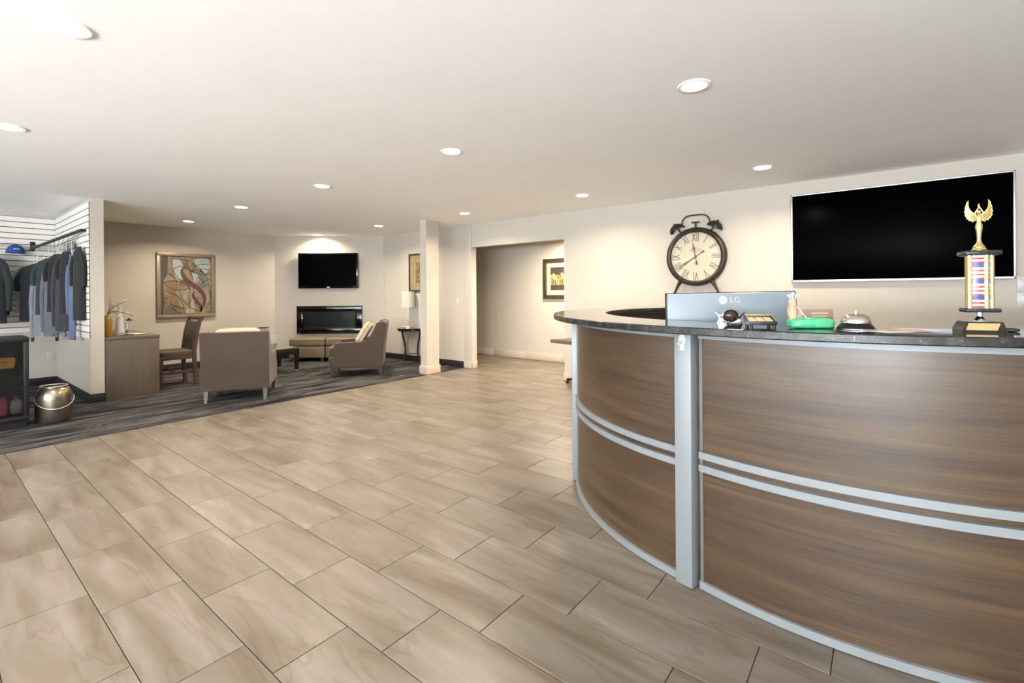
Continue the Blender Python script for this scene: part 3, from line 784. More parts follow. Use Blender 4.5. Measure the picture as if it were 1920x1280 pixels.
for sx in (-1, 1):
    be = G().lathe([(.001, .075), (.03, .073), (.062, .055), (.085, .025), (.092, 0), (.088, 0), (.058, .05), (.001, .068)], 28).ob('bell', M_bronze, ck)
    be.location = (sx * .205, -.05, .318); be.rotation_euler = (0, sx * math.radians(27), 0)
    kn = G().puff(0, 0, .082, .026, .026, .022, 1, n=14).ob('bell_knob', M_bronze, be)
    G().cyl((sx * .165, -.05, .275), (sx * .2, -.05, .34), .009).ob('bell_stem', M_bronze, ck)
    ft = G().tube([(sx * .175, -.05, -.275), (sx * .215, -.05, -.35), (sx * .24, -.05, -.405)], [.024, .015, .011], 12).ob('foot', M_bronze, ck)
    G().puff(sx * .243, -.05, -.41, .034, .034, .03, 1, n=14).ob('foot_ball', M_bronze, ft)
arch = spline([(-.155, -.05, .36), (-.15, -.05, .42), (-.10, -.05, .47), (0, -.05, .478), (.10, -.05, .47), (.15, -.05, .42), (.155, -.05, .36)], 6)
G().tube(arch, .008, 10).ob('handle', M_bronze, ck)
g = G(); g.cyl((0, -.05, .32), (0, -.05, .39), .011); g.box(0, -.05, .395, .085, .026, .018, .004); g.ob('hammer', M_bronze, ck)

M_hole = mat('outlet_slot', '#8d8a86', .6, var=0)
for z, kind, lab in ((1.277, 'o', 'white power outlet plate beside the large television, the upper one'), (1.138, 'b', 'blank white wall plate below the power outlet')):
    ou = thing('wall_plate', lab, 'wall plate', (.893, YC - .001, z), 0)
    G().box(0, -.003, 0, .075, .006, .118, .002).ob('plate', M_plastic_white, ou)
    if kind == 'o':
        for dz in (-.022, .022):
            for dx in (-.007, .007): G().box(dx, -.0063, dz + .004, .003, .001, .01).ob('slot', M_hole, ou)
            G().box(0, -.0063, dz - .009, .005, .001, .005).ob('slot', M_hole, ou)
    else:
        for dz in (-.042, .042): G().box(0, -.0063, dz, .007, .001, .004).ob('screw', M_hole, ou)
sw = thing('light_switch', 'white light switch plate on the wall beside the column', 'light switch', (-5.575, YC - .001, 1.084), 0)
G().box(0, -.003, 0, .075, .006, .118, .002).ob('plate', M_plastic_white, sw); G().box(0, -.008, 0, .01, .01, .024, .002).ob('toggle', M_plastic_white, sw)
so = thing('power_outlet', 'white outlet plate low on the wall below the slat wall', 'wall plate', (XL + .001, 1.19, .395), PI / 2)
G().box(0, -.003, 0, .075, .006, .118, .002).ob('plate', M_plastic_white, so)
for dz in (-.022, .022): G().box(0, -.0065, dz, .03, .003, .028, .001).ob('socket', M_white, so)

# hallway picture
def picture(name, label, loc, rz, w, h, fw, m_frame, m_mat, m_art, border, depth=.03, lip=True):
    t = thing(name, label, 'picture', loc, rz)
    for a, b_, c, d in ((-w / 2, w / 2, h / 2 - fw, h / 2), (-w / 2, w / 2, -h / 2, -h / 2 + fw), (-w / 2, -w / 2 + fw, -h / 2 + fw, h / 2 - fw), (w / 2 - fw, w / 2, -h / 2 + fw, h / 2 - fw)):
        G().bx(a, b_, -depth, 0, c, d, .004).ob('frame_bar', m_frame, t)
    G().bx(-w / 2 + fw, w / 2 - fw, -depth * .5, 0, -h / 2 + fw, h / 2 - fw).ob('mat_board', m_mat, t)
    aw, ah = w / 2 - fw - border, h / 2 - fw - border
    art = G().bx(-aw, aw, -depth * .5 - .002, -depth * .5, -ah, ah).ob('print', m_art, t)
    return t, art, aw, ah
M_frame_br = mat('brushed_bronze_frame', '#6b5f48', .35, .5, var=.3, scale=9, stretch=(1, 1, .3))
M_matboard = mat('ivory_mat_board', '#e6dac2', .8, var=.02)
M_art1 = mat('ochre_abstract_print', '#a8925c', .6, var=.55, scale=14)
t, art, aw, ah = picture('hall_picture', 'framed ochre abstract print hanging on the hallway wall', (-4.44, YH - .001, 1.468), 0, .72, .71, .07, M_frame_br, M_matboard, M_art1, .085, .035)
M_artd = mat('dark_olive_ink', '#4a4434', .7, var=.2); M_artl = mat('pale_yellow_ink', '#d8c98e', .7, var=.1)
G().bx(-aw, aw, -.0215, -.0205, ah * .35, ah).ob('dark_band', M_artd, art); G().bx(-aw, aw, -.0215, -.0205, -ah, -ah * .55).ob('dark_band', M_artd, art)
G().strip([(-aw * .8, ah * .4), (-aw * .1, -ah * .5)], .07, -.0225).ob('light_stroke', M_artl, art)
G().strip([(aw * .1, ah * .5), (aw * .7, -ah * .4)], .05, -.0225).ob('light_stroke', M_artl, art)
for k in range(5): G().strip([(-aw * .75 + k * .045, -ah * .5), (-aw * .75 + k * .05, -ah * .05)], .012, -.023).ob('dark_stroke', M_artd, art)

# small picture behind the column
M_sepia = mat('sepia_print', '#b3a07a', .6, var=.15, scale=10)
t, art, aw, ah = picture('small_picture', 'dark framed tan print hanging above the table lamp', (-6.50, YC - .001, 1.60), 0, .60, .68, .03, mat('dark_olive_frame', '#4b3f28', .4, var=.2), M_sepia, M_sepia, .03, .03)
G().bx(-aw * .5, aw * .5, -.0185, -.0175, -ah * .75, ah * .7).ob('figure_panel', M_art1, art)
for k in range(7):
    zz = -ah * .65 + k * ah * .18
    G().strip(spline([(-aw * .4, zz), (-aw * .1, zz + .04), (aw * .15, zz - .02), (aw * .42, zz + .03)], 5), .014, -.0195).ob('dark_stroke', M_artd, art)

# large painting
M_pframe = mat('pale_bronze_frame', '#b3a28c', .4, .3, var=.1, scale=6)
def m_canvas():
    m, nt, b = new_mat('abstract_canvas')
    v = coords(nt, 'Object', (2.6, 1, 2.2))
    n1 = noise(nt, v, 1.6, 4, .6, 1.4); n2 = noise(nt, v, 2.2, 3, .5, .8)
    c1 = ramp(nt, n1, [(.25, '#564d47'), (.4, '#7d6e5c'), (.5, '#9d8567'), (.58, '#b5a78d'), (.72, '#9fada8')])
    c2 = ramp(nt, n2, [(.3, '#635b53'), (.5, '#a09078'), (.65, '#a8b5b2')])
    mx = nt.nodes.new('ShaderNodeMix'); mx.data_type = 'RGBA'; mx.inputs['Factor'].default_value = .4
    nt.links.new(c1, mx.inputs['A']); nt.links.new(c2, mx.inputs['B']); nt.links.new(mx.outputs['Result'], b.inputs['Base Color'])
    b.inputs['Roughness'].default_value = .6
    return m
M_canvas = m_canvas()
pt, art, aw, ah = picture('large_painting', 'large abstract painting of swirling brown lines in a pale frame', (XL + .001, 2.834, 1.387), PI / 2, .83, 1.06, .052, M_pframe, M_black, M_canvas, .004, .045)
YB = -.0265
M_dk = mat('dark_taupe_paint', '#5d5550', .6, var=.1); M_mar = mat('maroon_paint', '#6e4a48', .6, var=.08); M_line = mat('brown_line_paint', '#6a5848', .6, var=.1)
M_sky = mat('pale_blue_paint', '#b9cac6', .6, var=.12); M_och = mat('ochre_paint', '#a3855f', .6, var=.2); M_crm = mat('cream_paint', '#cfbd99', .6, var=.12); M_gry = mat('grey_blue_paint', '#7f8a8a', .6, var=.15)
U = lambda u, v: (-aw + 2 * aw * u, ah - 2 * ah * v)
def blob(pts, m, y, nm): G().prism([U(*p) for p in pts], y, y + .001).ob(nm, m, art)
blob([(0, 0), (.14, 0), (.13, .3), (.06, .42), (.05, .6), (.08, .8), (.04, 1), (0, 1)], M_dk, YB, 'dark_side')
blob(spline([(.23, .04), (.36, .06), (.45, .2), (.43, .38), (.33, .42), (.25, .3), (.22, .12)], 4), M_sky, YB, 'pale_patch')
blob(spline([(.64, .04), (.95, .02), (.98, .2), (.86, .28), (.72, .2)], 4), M_sky, YB, 'pale_patch')
blob(spline([(.6, .28), (.72, .3), (.74, .42), (.63, .44)], 4), M_sky, YB - .0002, 'pale_patch')
blob(spline([(.09, .43), (.26, .41), (.29, .5), (.26, .62), (.1, .6)], 4), M_och, YB, 'ochre_patch')
blob(spline([(.1, .7), (.26, .68), (.34, .8), (.2, .86), (.09, .82)], 4), M_och, YB, 'ochre_patch')
blob([(.48, .84), (.55, .84), (.56, .985), (.48, .985)], M_crm, YB, 'cream_patch')
blob([(.57, .58), (.64, .6), (.66, .985), (.57, .985)], M_crm, YB, 'cream_patch')
blob(spline([(.66, .3), (.8, .22), (.9, .4), (.86, .54), (.74, .46)], 4), M_gry, YB, 'grey_patch')
def stroke(pts, w, m, y, nm='brush_line'):
    q = spline([U(*p) for p in pts], 8)
    ws = w if not isinstance(w, tuple) else [w[0] + (w[1] - w[0]) * math.sin(PI * min(1, i / (len(q) - 1) * 1.0)) for i in range(len(q))]
    G().strip(q, ws, y).ob(nm, m, art)
stroke([(.49, .15), (.41, .25), (.47, .38), (.60, .47), (.74, .56), (.85, .68), (.86, .80), (.77, .97)], (.018, .072), M_mar, YB - .0015, 'maroon_swirl')
stroke([(.65, .59), (.63, .68), (.70, .78), (.78, .86), (.79, .97)], (.014, .05), M_mar, YB - .0015, 'maroon_swirl')
for pts in ([(.22, .03), (.23, .22), (.34, .38), (.5, .46), (.58, .6), (.57, .8), (.5, .9), (.36, .88), (.2, .82)],
            [(.07, .44), (.24, .42), (.45, .46), (.56, .56)], [(.09, .6), (.28, .66), (.42, .8), (.42, .97)],
            [(.14, .29), (.28, .38), (.30, .56), (.2, .68), (.08, .73)], [(.22, .04), (.5, .06), (.72, .16), (.9, .34), (.98, .6), (.97, .8), (.85, .92)],
            [(.06, .45), (.2, .56), (.42, .57), (.56, .55)], [(.5, .12), (.56, .22), (.7, .28), (.86, .3), (.98, .28)],
            [(.6, .25), (.72, .14), (.98, .11)], [(.62, .26), (.78, .2), (.98, .22)], [(.78, .5), (.86, .42), (.98, .38)], [(.8, .54), (.88, .5), (.98, .48)],
            [(.38, .44), (.36, .6), (.44, .76), (.56, .88), (.76, .95)], [(.24, .22), (.36, .17), (.5, .2), (.6, .3), (.64, .42)],
            [(.3, .66), (.2, .74), (.2, .84), (.3, .95), (.42, .98)], [(.52, .06), (.52, .16), (.62, .26)], [(.7, .42), (.72, .36), (.8, .38), (.86, .48)]):
    stroke(pts, .0095, M_line, YB - .0030)

# ------------------------------------------------------------------ fireplace wall
def on_diag(s, z, out=0.002):
    p = DA + DD * s + DN * out; return (p.x, p.y, z)
M_tint = mat('smoky_glass', '#2a2b2c', .08, var=0, spec=.7)
fp = thing('electric_fireplace', 'black glass fronted electric fireplace set in the angled wall', 'fireplace', on_diag(1.04, .735), DANG)
w, hh = 1.225, .53
for a, b_, c, d in ((-w / 2, w / 2, hh / 2 - .105, hh / 2), (-w / 2, w / 2, -hh / 2, -hh / 2 + .11), (-w / 2, -w / 2 + .115, -hh / 2 + .11, hh / 2 - .105), (w / 2 - .115, w / 2, -hh / 2 + .11, hh / 2 - .105)):
    G().bx(a, b_, -.05, 0, c, d, .002).ob('glass_border', M_blackgloss, fp)
G().bx(-w / 2 + .115, w / 2 - .115, -.012, 0, -hh / 2 + .11, hh / 2 - .105).ob('firebox', mat('grey_firebox', '#3c3d3e', .35, var=.2, scale=4), fp)
G().bx(-w / 2 + .115, w / 2 - .115, -.046, -.043, -hh / 2 + .11, hh / 2 - .105).ob('front_glass', mat('smoked_pane', '#20262a', .04, var=0, alpha=.35), fp)
for k in range(46):
    x = -w / 2 + .13 + (w - .26) * k / 45; rr = random.uniform(.008, .014)
    G().puff(x, -.026, -hh / 2 + .118, rr * 1.4, rr, rr, .9, n=8).ob('crystal', mat('ember_crystal', '#c9cdd0', .2, var=.1) if k == 0 else bpy.data.materials['ember_crystal'], fp)
G().box(-w / 2 + .045, -.051, -hh / 2 + .02, .03, .002, .008).ob('badge', M_silver, fp)

t2 = thing('lounge_television', 'glossy black television, switched off, mounted above the fireplace', 'television', on_diag(1.033, 1.335), DANG)
w, hh = 1.122, .672
G().box(0, -.06, hh / 2, w, .045, hh, .008).ob('bezel', M_blackgloss, t2)
G().box(0, -.0835, hh / 2 + .012, w - .05, .003, hh - .075).ob('screen', M_screen, t2)
G().box(0, -.018, hh / 2, .4, .036, .3, .004).ob('wall_mount', M_black, t2)
G().box(0, -.0835, .022, .06, .002, .012, .0005).ob('badge', M_silver, t2)

# ottomans
M_olive = mat('olive_tan_vinyl', '#8c7d62', .5, var=.06, scale=5, bmp=.05, bscale=120)
M_peg = mat('brown_peg_wood', '#6b4a34', .5, var=.15)
for k, lab in ((0, 'olive tan cube ottoman under the fireplace, the one facing the desk side'), (1, 'olive tan cube ottoman under the fireplace, partly behind the armchair')):
    p = DA + DD * (.46 + .32 + k * .65) + DN * .255
    ot = thing('ottoman', lab, 'ottoman', (p.x, p.y, .004), DANG, 'ottomans under the fireplace')
    for sx in (-1, 1):
        for sy in (-1, 1): G().lathe([(.001, 0), (.028, 0), (.032, .055), (.001, .055)], 14, (sx * .26, sy * .17, 0)).ob('leg', M_peg, ot)
    G().box(0, 0, .145, .635, .46, .185, .022, seg=3).ob('body', M_olive, ot)
    G().box(0, 0, .305, .64, .47, .135, .035, seg=4).ob('seat_cushion', M_olive, ot)
    G().tube([(-.3, -.237, .345), (.3, -.237, .345)], .004, 6).ob('piping', M_olive, ot)
    ot.scale = (1, 1, 1.14)

# ------------------------------------------------------------------ armchairs
M_brown = mat('brown_grey_upholstery', '#4f3f33', .85, var=.06, scale=14, bmp=.12, bscale=300, sheen=.2)
M_brown2 = M_brown
M_leg = mat('dark_leg_wood', '#453b3e', .42, var=.1)
def armchair(label, loc, rz):
    """faces +x, origin at the middle of the rear edge on the floor"""
    t = thing('armchair', label, 'armchair', loc, rz)
    Wd_ = .69; lz = .135
    prof = [(.0, lz), (-.012, .4), (-.06, .78), (-.045, .805), (.0, .812), (.06, .80), (.085, .775), (.12, .69), (.17, .60), (.235, .54), (.31, .515), (.62, .505), (.665, .495), (.685, .465), (.685, lz)]
    for sy in (-1, 1):
        y0, y1 = sy * (Wd_ / 2 - .085), sy * Wd_ / 2
        o = G().prism(prof, min(y0, y1), max(y0, y1)).ob('arm', M_brown, t)
        b_ = o.modifiers.new('soft', 'BEVEL'); b_.width = .014; b_.segments = 3; b_.limit_method = 'ANGLE'; b_.angle_limit = math.radians(50)
    bp = [(.0, lz), (-.012, .4), (-.06, .775), (-.045, .797), (.02, .797), (.055, .775), (.10, .42), (.12, lz)]
    o = G().prism(bp, -Wd_ / 2 + .08, Wd_ / 2 - .08).ob('backrest', M_brown, t)
    b_ = o.modifiers.new('soft', 'BEVEL'); b_.width = .014; b_.segments = 3; b_.limit_method = 'ANGLE'; b_.angle_limit = math.radians(50)
    ob_ = [(-.004, lz), (-.016, .4), (-.064, .775), (-.05, .80), (-.03, .80), (0, .4), (.012, lz)]
    o = G().prism(ob_, -Wd_ / 2 - .002, Wd_ / 2 + .002).ob('outer_back', M_brown, t)
    b_ = o.modifiers.new('soft', 'BEVEL'); b_.width = .008; b_.segments = 2; b_.limit_method = 'ANGLE'; b_.angle_limit = math.radians(50)
    G().bx(.05, .76, -Wd_ / 2 + .084, Wd_ / 2 - .084, lz, .30, .012).ob('seat_base', M_brown, t)
    G().box(.70, 0, (lz + .29) / 2, .11, Wd_ - .01, .29 - lz, .012).ob('front_rail', M_brown, t)
    G().puff(.43, 0, .36, .72, Wd_ - .16, .16, .28, n=28).ob('seat_cushion', M_brown2, t)
    for sx, sy in ((0, -1), (0, 1), (1, -1), (1, 1)):
        x = .045 if sx == 0 else .70; y = sy * (Wd_ / 2 - .045); dx = -.03 if sx == 0 else .012
        sec = lambda cx, z, r: [Vector((cx - r, y - r, z)), Vector((cx + r, y - r, z)), Vector((cx + r, y + r, z)), Vector((cx - r, y + r, z))]
        G().loft([sec(x + dx, 0, .016), sec(x, lz + .005, .025)]).ob('leg', M_leg, t, smooth=None)
    return t
CA_ANG = math.atan2(.53, -.85); CB_ANG = math.atan2(-.76, -.65)
chA = armchair('brown upholstered armchair showing its flat back, facing the painting', (-5.86, 2.30, .004), CA_ANG)
chB = armchair('brown upholstered armchair seen from the side, beside the column', (-6.145, 4.555, .004), CB_ANG)
def pillow(label, ch, x, z, lean, sy=.50, tl=0.0, ph=.44):
    p = thing('throw_pillow', label, 'pillow', ch.location, ch.rotation_euler.z)
    R = RY(lean) @ RZ(tl)
    G().puff(x, 0, z, .12, sy, ph, .36, RY(lean) @ RX(tl), n=28).ob('cushion', M_cream, p)
    c = Vector((x, 0, z))
    e = []
    for k in range(40):
        th = 2 * PI * k / 40
        sg = lambda v, q: math.copysign(abs(v) ** q, v)
        e.append(c + (RY(lean) @ RX(tl)) @ Vector((0, sg(math.cos(th), .36) * sy / 2, sg(math.sin(th), .36) * ph / 2)))
    G().tube(e, .006, 6, closed=True).ob('piping', M_patt, p)
    return p
pillow('cream knitted pillow standing against the back of the turned armchair', chA, .185, .655, -.20, ph=.36)
pillow('cream knitted pillow leaning in the armchair beside the column', chB, .285, .625, -.55, .44, ph=.33)

# coffee table
K = Vector((-7.35, 3.83, 0)); cang = math.atan2(-.99, .12)      # long axis direction
ctb = thing('coffee_table', 'low dark wood coffee table with glass top', 'table', (-7.35, 3.83, .004), cang)
# local +x runs along the long side, +y... short side lies at local -y
Lc, Wc, Hc = .92, .52, .385
sgn = -1
for x in (.03, Lc - .03):
    for y in (.03, Wc - .03):
        sec = lambda r, z: [Vector((x + a * r, sgn * y + b * r, z)) for a, b in ((-1, -1), (1, -1), (1, 1), (-1, 1))]
        lg_ = G().loft([sec(.018, 0), sec(.031, Hc - .03)]).ob('leg', M_darkwood, ctb, smooth=None)
        G().bx(x - .019, x + .019, sgn * y - .019, sgn * y + .019, 0, .03, .001).ob('metal_cap', M_silver, lg_)
for a, b_, c, d in ((.0, Lc, .0, .03), (.0, Lc, Wc - .03, Wc), (.0, .03, .03, Wc - .03), (Lc - .03, Lc, .03, Wc - .03)):
    G().bx(a, b_, sgn * c, sgn * d, Hc - .11, Hc - .012, .002).ob('apron', M_darkwood, ctb)
G().bx(.008, Lc - .008, sgn * .008, sgn * (Wc - .008), Hc - .012, Hc, .002).ob('glass_top', mat('pale_green_glass', '#b9cbbf', .04, var=0, trans=.75), ctb)
bw = thing('glass_bowl', 'clear tapered glass vase half filled with sand on the coffee table', 'vase', (-7.47, 3.45, .3895))
G().lathe([(.001, 0), (.06, 0), (.105, .20), (.1015, .20), (.058, .006), (.001, .006)], 4 * 8).ob('glass', mat('vase_glass', '#f3f3ee', .05, var=0, alpha=.3), bw)
G().lathe([(.001, .007), (.0575, .007), (.074, .08), (.001, .085)], 32).ob('sand', mat('tan_sand', '#a98f68', .9, var=.2, scale=120), bw)
hs = thing('honor_sign', 'black standing card with white block lettering on the coffee table', 'sign', (-7.63, 3.375, .3895), math.radians(78))
G().box(0, 0, .165, .205, .012, .33, .002).ob('board', M_black, hs); G().box(0, .03, .004, .19, .07, .008, .001).ob('foot', M_black, hs)
G().box(0, -.0068, .29, .19, .001, .066).ob('white_panel', M_black, hs)
text('lettering', 'HONOR', .066, M_white, hs, (0, -.008, .288), xscale=.86)

# half round side table and lamp
st = thing('side_table', 'half round black side table with curved legs against the wall', 'table', (-6.72, YC - .02, .004))
Rt, zt = .285, .60
half = [(Rt * math.cos(a), Rt * math.sin(a) * .92) for a in [PI + PI * k / 28 for k in range(29)]]
G().prism(half, zt - .022, zt, 'Z').ob('top', M_blackgloss, st)
G().prism([(x * .94, y * .94) for x, y in half], zt - .05, zt - .022, 'Z').ob('apron', M_black, st)
for a in (188, 270, 352):
    t = math.radians(a); u = Vector((math.cos(t), math.sin(t) * .92, 0))
    pts = [u * .25 + Vector((0, 0, zt - .04)), u * .235 + Vector((0, 0, .48)), u * .185 + Vector((0, 0, .30)), u * .175 + Vector((0, 0, .18)), u * .21 + Vector((0, 0, .05)), u * .235 + Vector((0, 0, .012))]
    for p in pts:
        if p.y > -.02: p.y = -.02
    G().tube(spline([tuple(p) for p in pts], 5), [.017] * 5 + [.014] * 20 + [.012], 8).ob('leg', M_black, st)
G().tube([(-.175, -.03, .15), (0, -.165, .15), (.175, -.03, .15)], .008, 8).ob('stretcher', M_black, st)
lp = thing('table_lamp', 'slim silver table lamp with white drum shade', 'lamp', (-6.67, 5.475, .6045))
G().lathe([(.001, 0), (.075, 0), (.075, .035), (.068, .042), (.001, .042)], 32).ob('base', M_silver, lp)
G().cyl((-.008, 0, .04), (-.008, 0, .40), .005, n=10).ob('rod', M_silver, lp); G().cyl((.008, 0, .04), (.008, 0, .40), .005, n=10).ob('rod', M_silver, lp)
M_shade = mat('white_linen_shade', '#efeae2', .8, var=.03, scale=60)
G().lathe([(.116, .375), (.118, .375), (.112, .66), (.11, .66)], 40).ob('shade', M_shade, lp)
G().puff(0, 0, .47, .05, .05, .09, 1, n=14).ob('bulb', M_white, lp)
cd = G().tube(spline([(-.03, .066, .012), (-.04, .115, .006), (-.05, .141, .001), (-.09, .143, -.06), (-.17, .143, -.22), (-.21, .143, -.36), (-.2, .143, -.47)], 6), .0025, 6).ob('cord', M_black, lp)

# ------------------------------------------------------------------ desk, chair and things on it
M_deskwood = mat('grey_brown_laminate', '#6f6153', .5, var=.1, scale=5, stretch=(1, 6, .35))
dk = thing('writing_desk', 'plain grey brown slab sided desk behind the partition wall', 'desk', (-7.13, 1.392, .004))
G().bx(-.03, 0, .0, .525, 0, .7, .002).ob('side_panel', M_deskwood, dk)
G().bx(-1.5, -1.47, .0, .525, 0, .7, .002).ob('side_panel', M_deskwood, dk)
G().bx(-1.5, .004, -.003, .53, .7, .735, .002).ob('top', M_deskwood, dk)
G().bx(-1.47, -.03, .02, .035, .25, .7).ob('modesty_panel', M_deskwood, dk)
DZ = .739
va = thing('mustard_vase', 'tall mustard yellow vase with pale orchid branches on the desk', 'vase', (-7.30, 1.445, DZ))
M_must = mat('mustard_glaze', '#b58a1e', .35, var=.12, scale=6)
G().lathe([(.001, 0), (.042, 0), (.046, .01), (.049, .12), (.05, .19), (.044, .225), (.028, .24), (.024, .25), (.001, .25)], 28, sx=1.0).ob('body', M_must, va)
M_stem = mat('dark_olive_stem', '#6f6a3c', .7, var=.15); M_petal = mat('cream_petal', '#e3d6b0', .7, var=.1)
for pts in ([(0, 0, .24), (.02, .02, .33), (.03, .03, .44)], [(0, 0, .24), (.01, .03, .32), (.02, .10, .38), (.03, .19, .43)], [(0, 0, .24), (.01, .04, .30), (.02, .13, .285), (.03, .24, .245)], [(0, 0, .24), (.02, .01, .30), (.03, .06, .37)], [(0, 0, .26), (0, .06, .29), (.01, .1, .25), (.02, .11, .22)]):
    b_ = G().tube(spline(pts, 6), .004, 6).ob('branch', M_stem, va)
    e = pts[-1]; e2 = pts[-2]
    for k in range(5):
        f_ = .35 + .16 * k; q = [e2[d] + (e[d] - e2[d]) * f_ for d in range(3)]
        G().puff(q[0], q[1] + random.uniform(-.008, .008), q[2] + .012, .022, .034, .016, .9, RX(random.uniform(-.5, .5)), n=10).ob('petal', M_petal, b_)
wp = thing('white_carafe', 'white tapered carafe with tall slim neck on the desk', 'carafe', (-7.47, 1.60, DZ))
G().lathe([(.001, 0), (.05, 0), (.052, .01), (.036, .2), (.022, .25), (.0175, .27), (.0175, .36), (.001, .362)], 28).ob('body', M_plastic_white, wp)
G().tube([(.0, .045, .05), (0, .075, .08), (0, .07, .16), (0, .034, .19)], .006, 8).ob('handle', M_plastic_white, wp)
jr = thing('glass_jar', 'clear glass jar with dark lid on the desk', 'jar', (-7.60, 1.72, DZ))
G().lathe([(.001, 0), (.036, 0), (.036, .17), (.033, .17), (.033, .006), (.001, .006)], 24).ob('glass', bpy.data.materials['vase_glass'], jr)
G().lathe([(.001, .17), (.038, .17), (.038, .182), (.012, .184), (.010, .2), (.001, .2)], 24).ob('lid', M_bronze, jr)
G().lathe([(.001, .007), (.031, .007), (.031, .045), (.001, .045)], 20).ob('contents', mat('grey_contents', '#9b8f84', .8, var=.3, scale=90), jr)
nb = thing('notepad', 'white notepad lying on the desk', 'notepad', (-7.40, 1.74, DZ), .3)
G().bx(-.11, .11, -.08, .08, 0, .006, .001).ob('cover', M_black, nb); G().box(.0, .0, .010, .215, .155, .008, .001).ob('pages', M_paper, nb)
eg = thing('eyeglasses', 'thin dark framed eyeglasses lying folded on the desk', 'eyeglasses', (-7.26, 1.59, DZ), .5)
for sx in (-1, 1):
    G().tube([(sx * .03 + .024 * math.cos(2 * PI * k / 16), -.0, .02 + .018 * math.sin(2 * PI * k / 16)) for k in range(16)], .002, 6, closed=True).ob('rim', M_black, eg)
    G().tube([(sx * .056, 0, .022), (sx * .058, .07, .014), (sx * .05, .11, .003)], .002, 6).ob('temple', M_black, eg)
G().tube([(-.008, 0, .022), (0, -.002, .025), (.008, 0, .022)], .002, 6).ob('bridge', M_black, eg)

ch = thing('desk_chair', 'brown wooden desk chair with olive upholstered seat and back', 'chair', (-7.665, 2.0, .004))
M_olv = mat('dark_olive_fabric', '#4f4534', .8, var=.08, scale=20, bmp=.1, bscale=250)
# faces -y, rear at +y
for sx in (-1, 1):
    x = sx * .215
    prof = [(.40, 0), (.445, 0), (.425, .28), (.42, .46), (.455, .72), (.50, .915), (.462, .915), (.415, .72), (.378, .46), (.38, .28)]
    G().prism(prof, x - .022, x + .022, 'X').ob('rear_leg', M_chairwood, ch, smooth=None)
    sec = lambda r, z: [Vector((x + a * r, .02 + b * r, z)) for a, b in ((-1, -1), (1, -1), (1, 1), (-1, 1))]
    G().loft([sec(.014, 0), sec(.021, .40)]).ob('front_leg', M_chairwood, ch, smooth=None)
    G().bx(x - .012, x + .012, .03, .39, .17, .205, .002).ob('side_stretcher', M_chairwood, ch)
G().bx(-.2, .2, .2, .222, .175, .2, .002).ob('cross_stretcher', M_chairwood, ch)
for a, b_, c, d in ((-.23, .23, .0, .025), (-.23, -.205, .025, .385), (.205, .23, .025, .385), (-.2, .2, .375, .395)):
    G().bx(a, b_, c, d, .36, .41, .002).ob('seat_rail', M_chairwood, ch)
G().puff(0, .195, .435, .48, .43, .085, .35, n=24).ob('seat', M_olv, ch)
G().box(0, .432, .66, .39, .04, .40, .015, RX(-.17)).ob('back_cushion', M_olv, ch)
G().tube([(-.238, .488, .905), (.238, .488, .905)], .026, 14).ob('top_rail', M_chairwood, ch)

# ------------------------------------------------------------------ shop corner
# display cabinet
cb = thing('display_cabinet', 'black display cabinet with glass front beside the milk can', 'cabinet', (-6.275, .676, .004))
y0 = -.62; Dp = .42; Hh = .842
G().bx(-Dp, -.02, y0 + .02, -.02, 0, .07).ob('plinth', M_black, cb)
G().bx(-Dp, 0, y0, 0, .07, .115, .003).ob('bottom', M_black, cb); G().bx(-Dp, .004, y0, .004, Hh - .04, Hh, .003).ob('top', M_black, cb)
for a, b_ in ((y0, y0 + .035), (-.035, 0)):
    G().bx(-.03, 0, a, b_, .115, Hh - .04, .002).ob('front_stile', M_black, cb); G().bx(-Dp, -Dp + .03, a, b_, .115, Hh - .04).ob('rear_stile', M_black, cb)
G().bx(-Dp, -Dp + .008, y0, 0, .115, Hh - .04).ob('back_panel', mat('dark_grey_panel', '#3a3835', .6, var=.1), cb)
for zz in (.36, .56): G().bx(-Dp + .01, -.03, y0 + .02, -.02, zz - .004, zz + .004).ob('shelf', mat('dark_shelf', '#2b2a29', .4, var=.1) if zz == .36 else bpy.data.materials['dark_shelf'], cb)
G().bx(-.012, -.008, y0 + .035, -.035, .115, Hh - .04).ob('front_glass', bpy.data.materials['smoked_pane'], cb)
G().bx(-.37, -.03, -.008, -.004, .115, Hh - .04).ob('side_glass', bpy.data.materials['smoked_pane'], cb)
yb = thing('yellow_box', 'yellow carton on the middle cabinet shelf', 'box', (-6.40, .48, .569))
M_yel = mat('yellow_card', '#e0a83a', .55, var=.06)
G().prism([(-.17, 0), (.105, 0), (.115, .085), (-.17, .085)], -.07, .07, 'X').ob('carton', M_yel, yb)
G().bx(-.072, .072, -.165, .11, .085, .09, .001).ob('lid', mat('pale_yellow_card', '#eec66a', .55, var=.1), yb)
for k in range(3): G().box(.0722, -.1 + .07 * k, .055, .001, .04, .012).ob('red_print', mat('red_ink', '#a8403a', .6) if k == 0 else bpy.data.materials['red_ink'], yb)
pk = thing('pink_pouch', 'pink pouch on the bottom of the display cabinet', 'pouch', (-6.42, .50, .12))
G().puff(0, 0, .085, .08, .10, .17, .5).ob('pouch', mat('pink_fabric', '#cf3f6b', .7, var=.1), pk); G().puff(0, 0, .165, .07, .09, .02, .6).ob('flap', bpy.data.materials['pink_fabric'], pk)
pb = thing('plastic_bag', 'crumpled clear plastic bag of small goods in the cabinet', 'bag', (-6.43, .605, .12))
M_bagp = mat('clear_plastic_bag', '#9a958c', .25, var=.4, scale=40, bmp=.6, bscale=40)
G().puff(0, 0, .07, .12, .09, .14, .7).ob('bag', M_bagp, pb); G().lathe([(.02, .13), (.012, .145), (.028, .17), (.001, .165)], 12).ob('knot', M_bagp, pb)
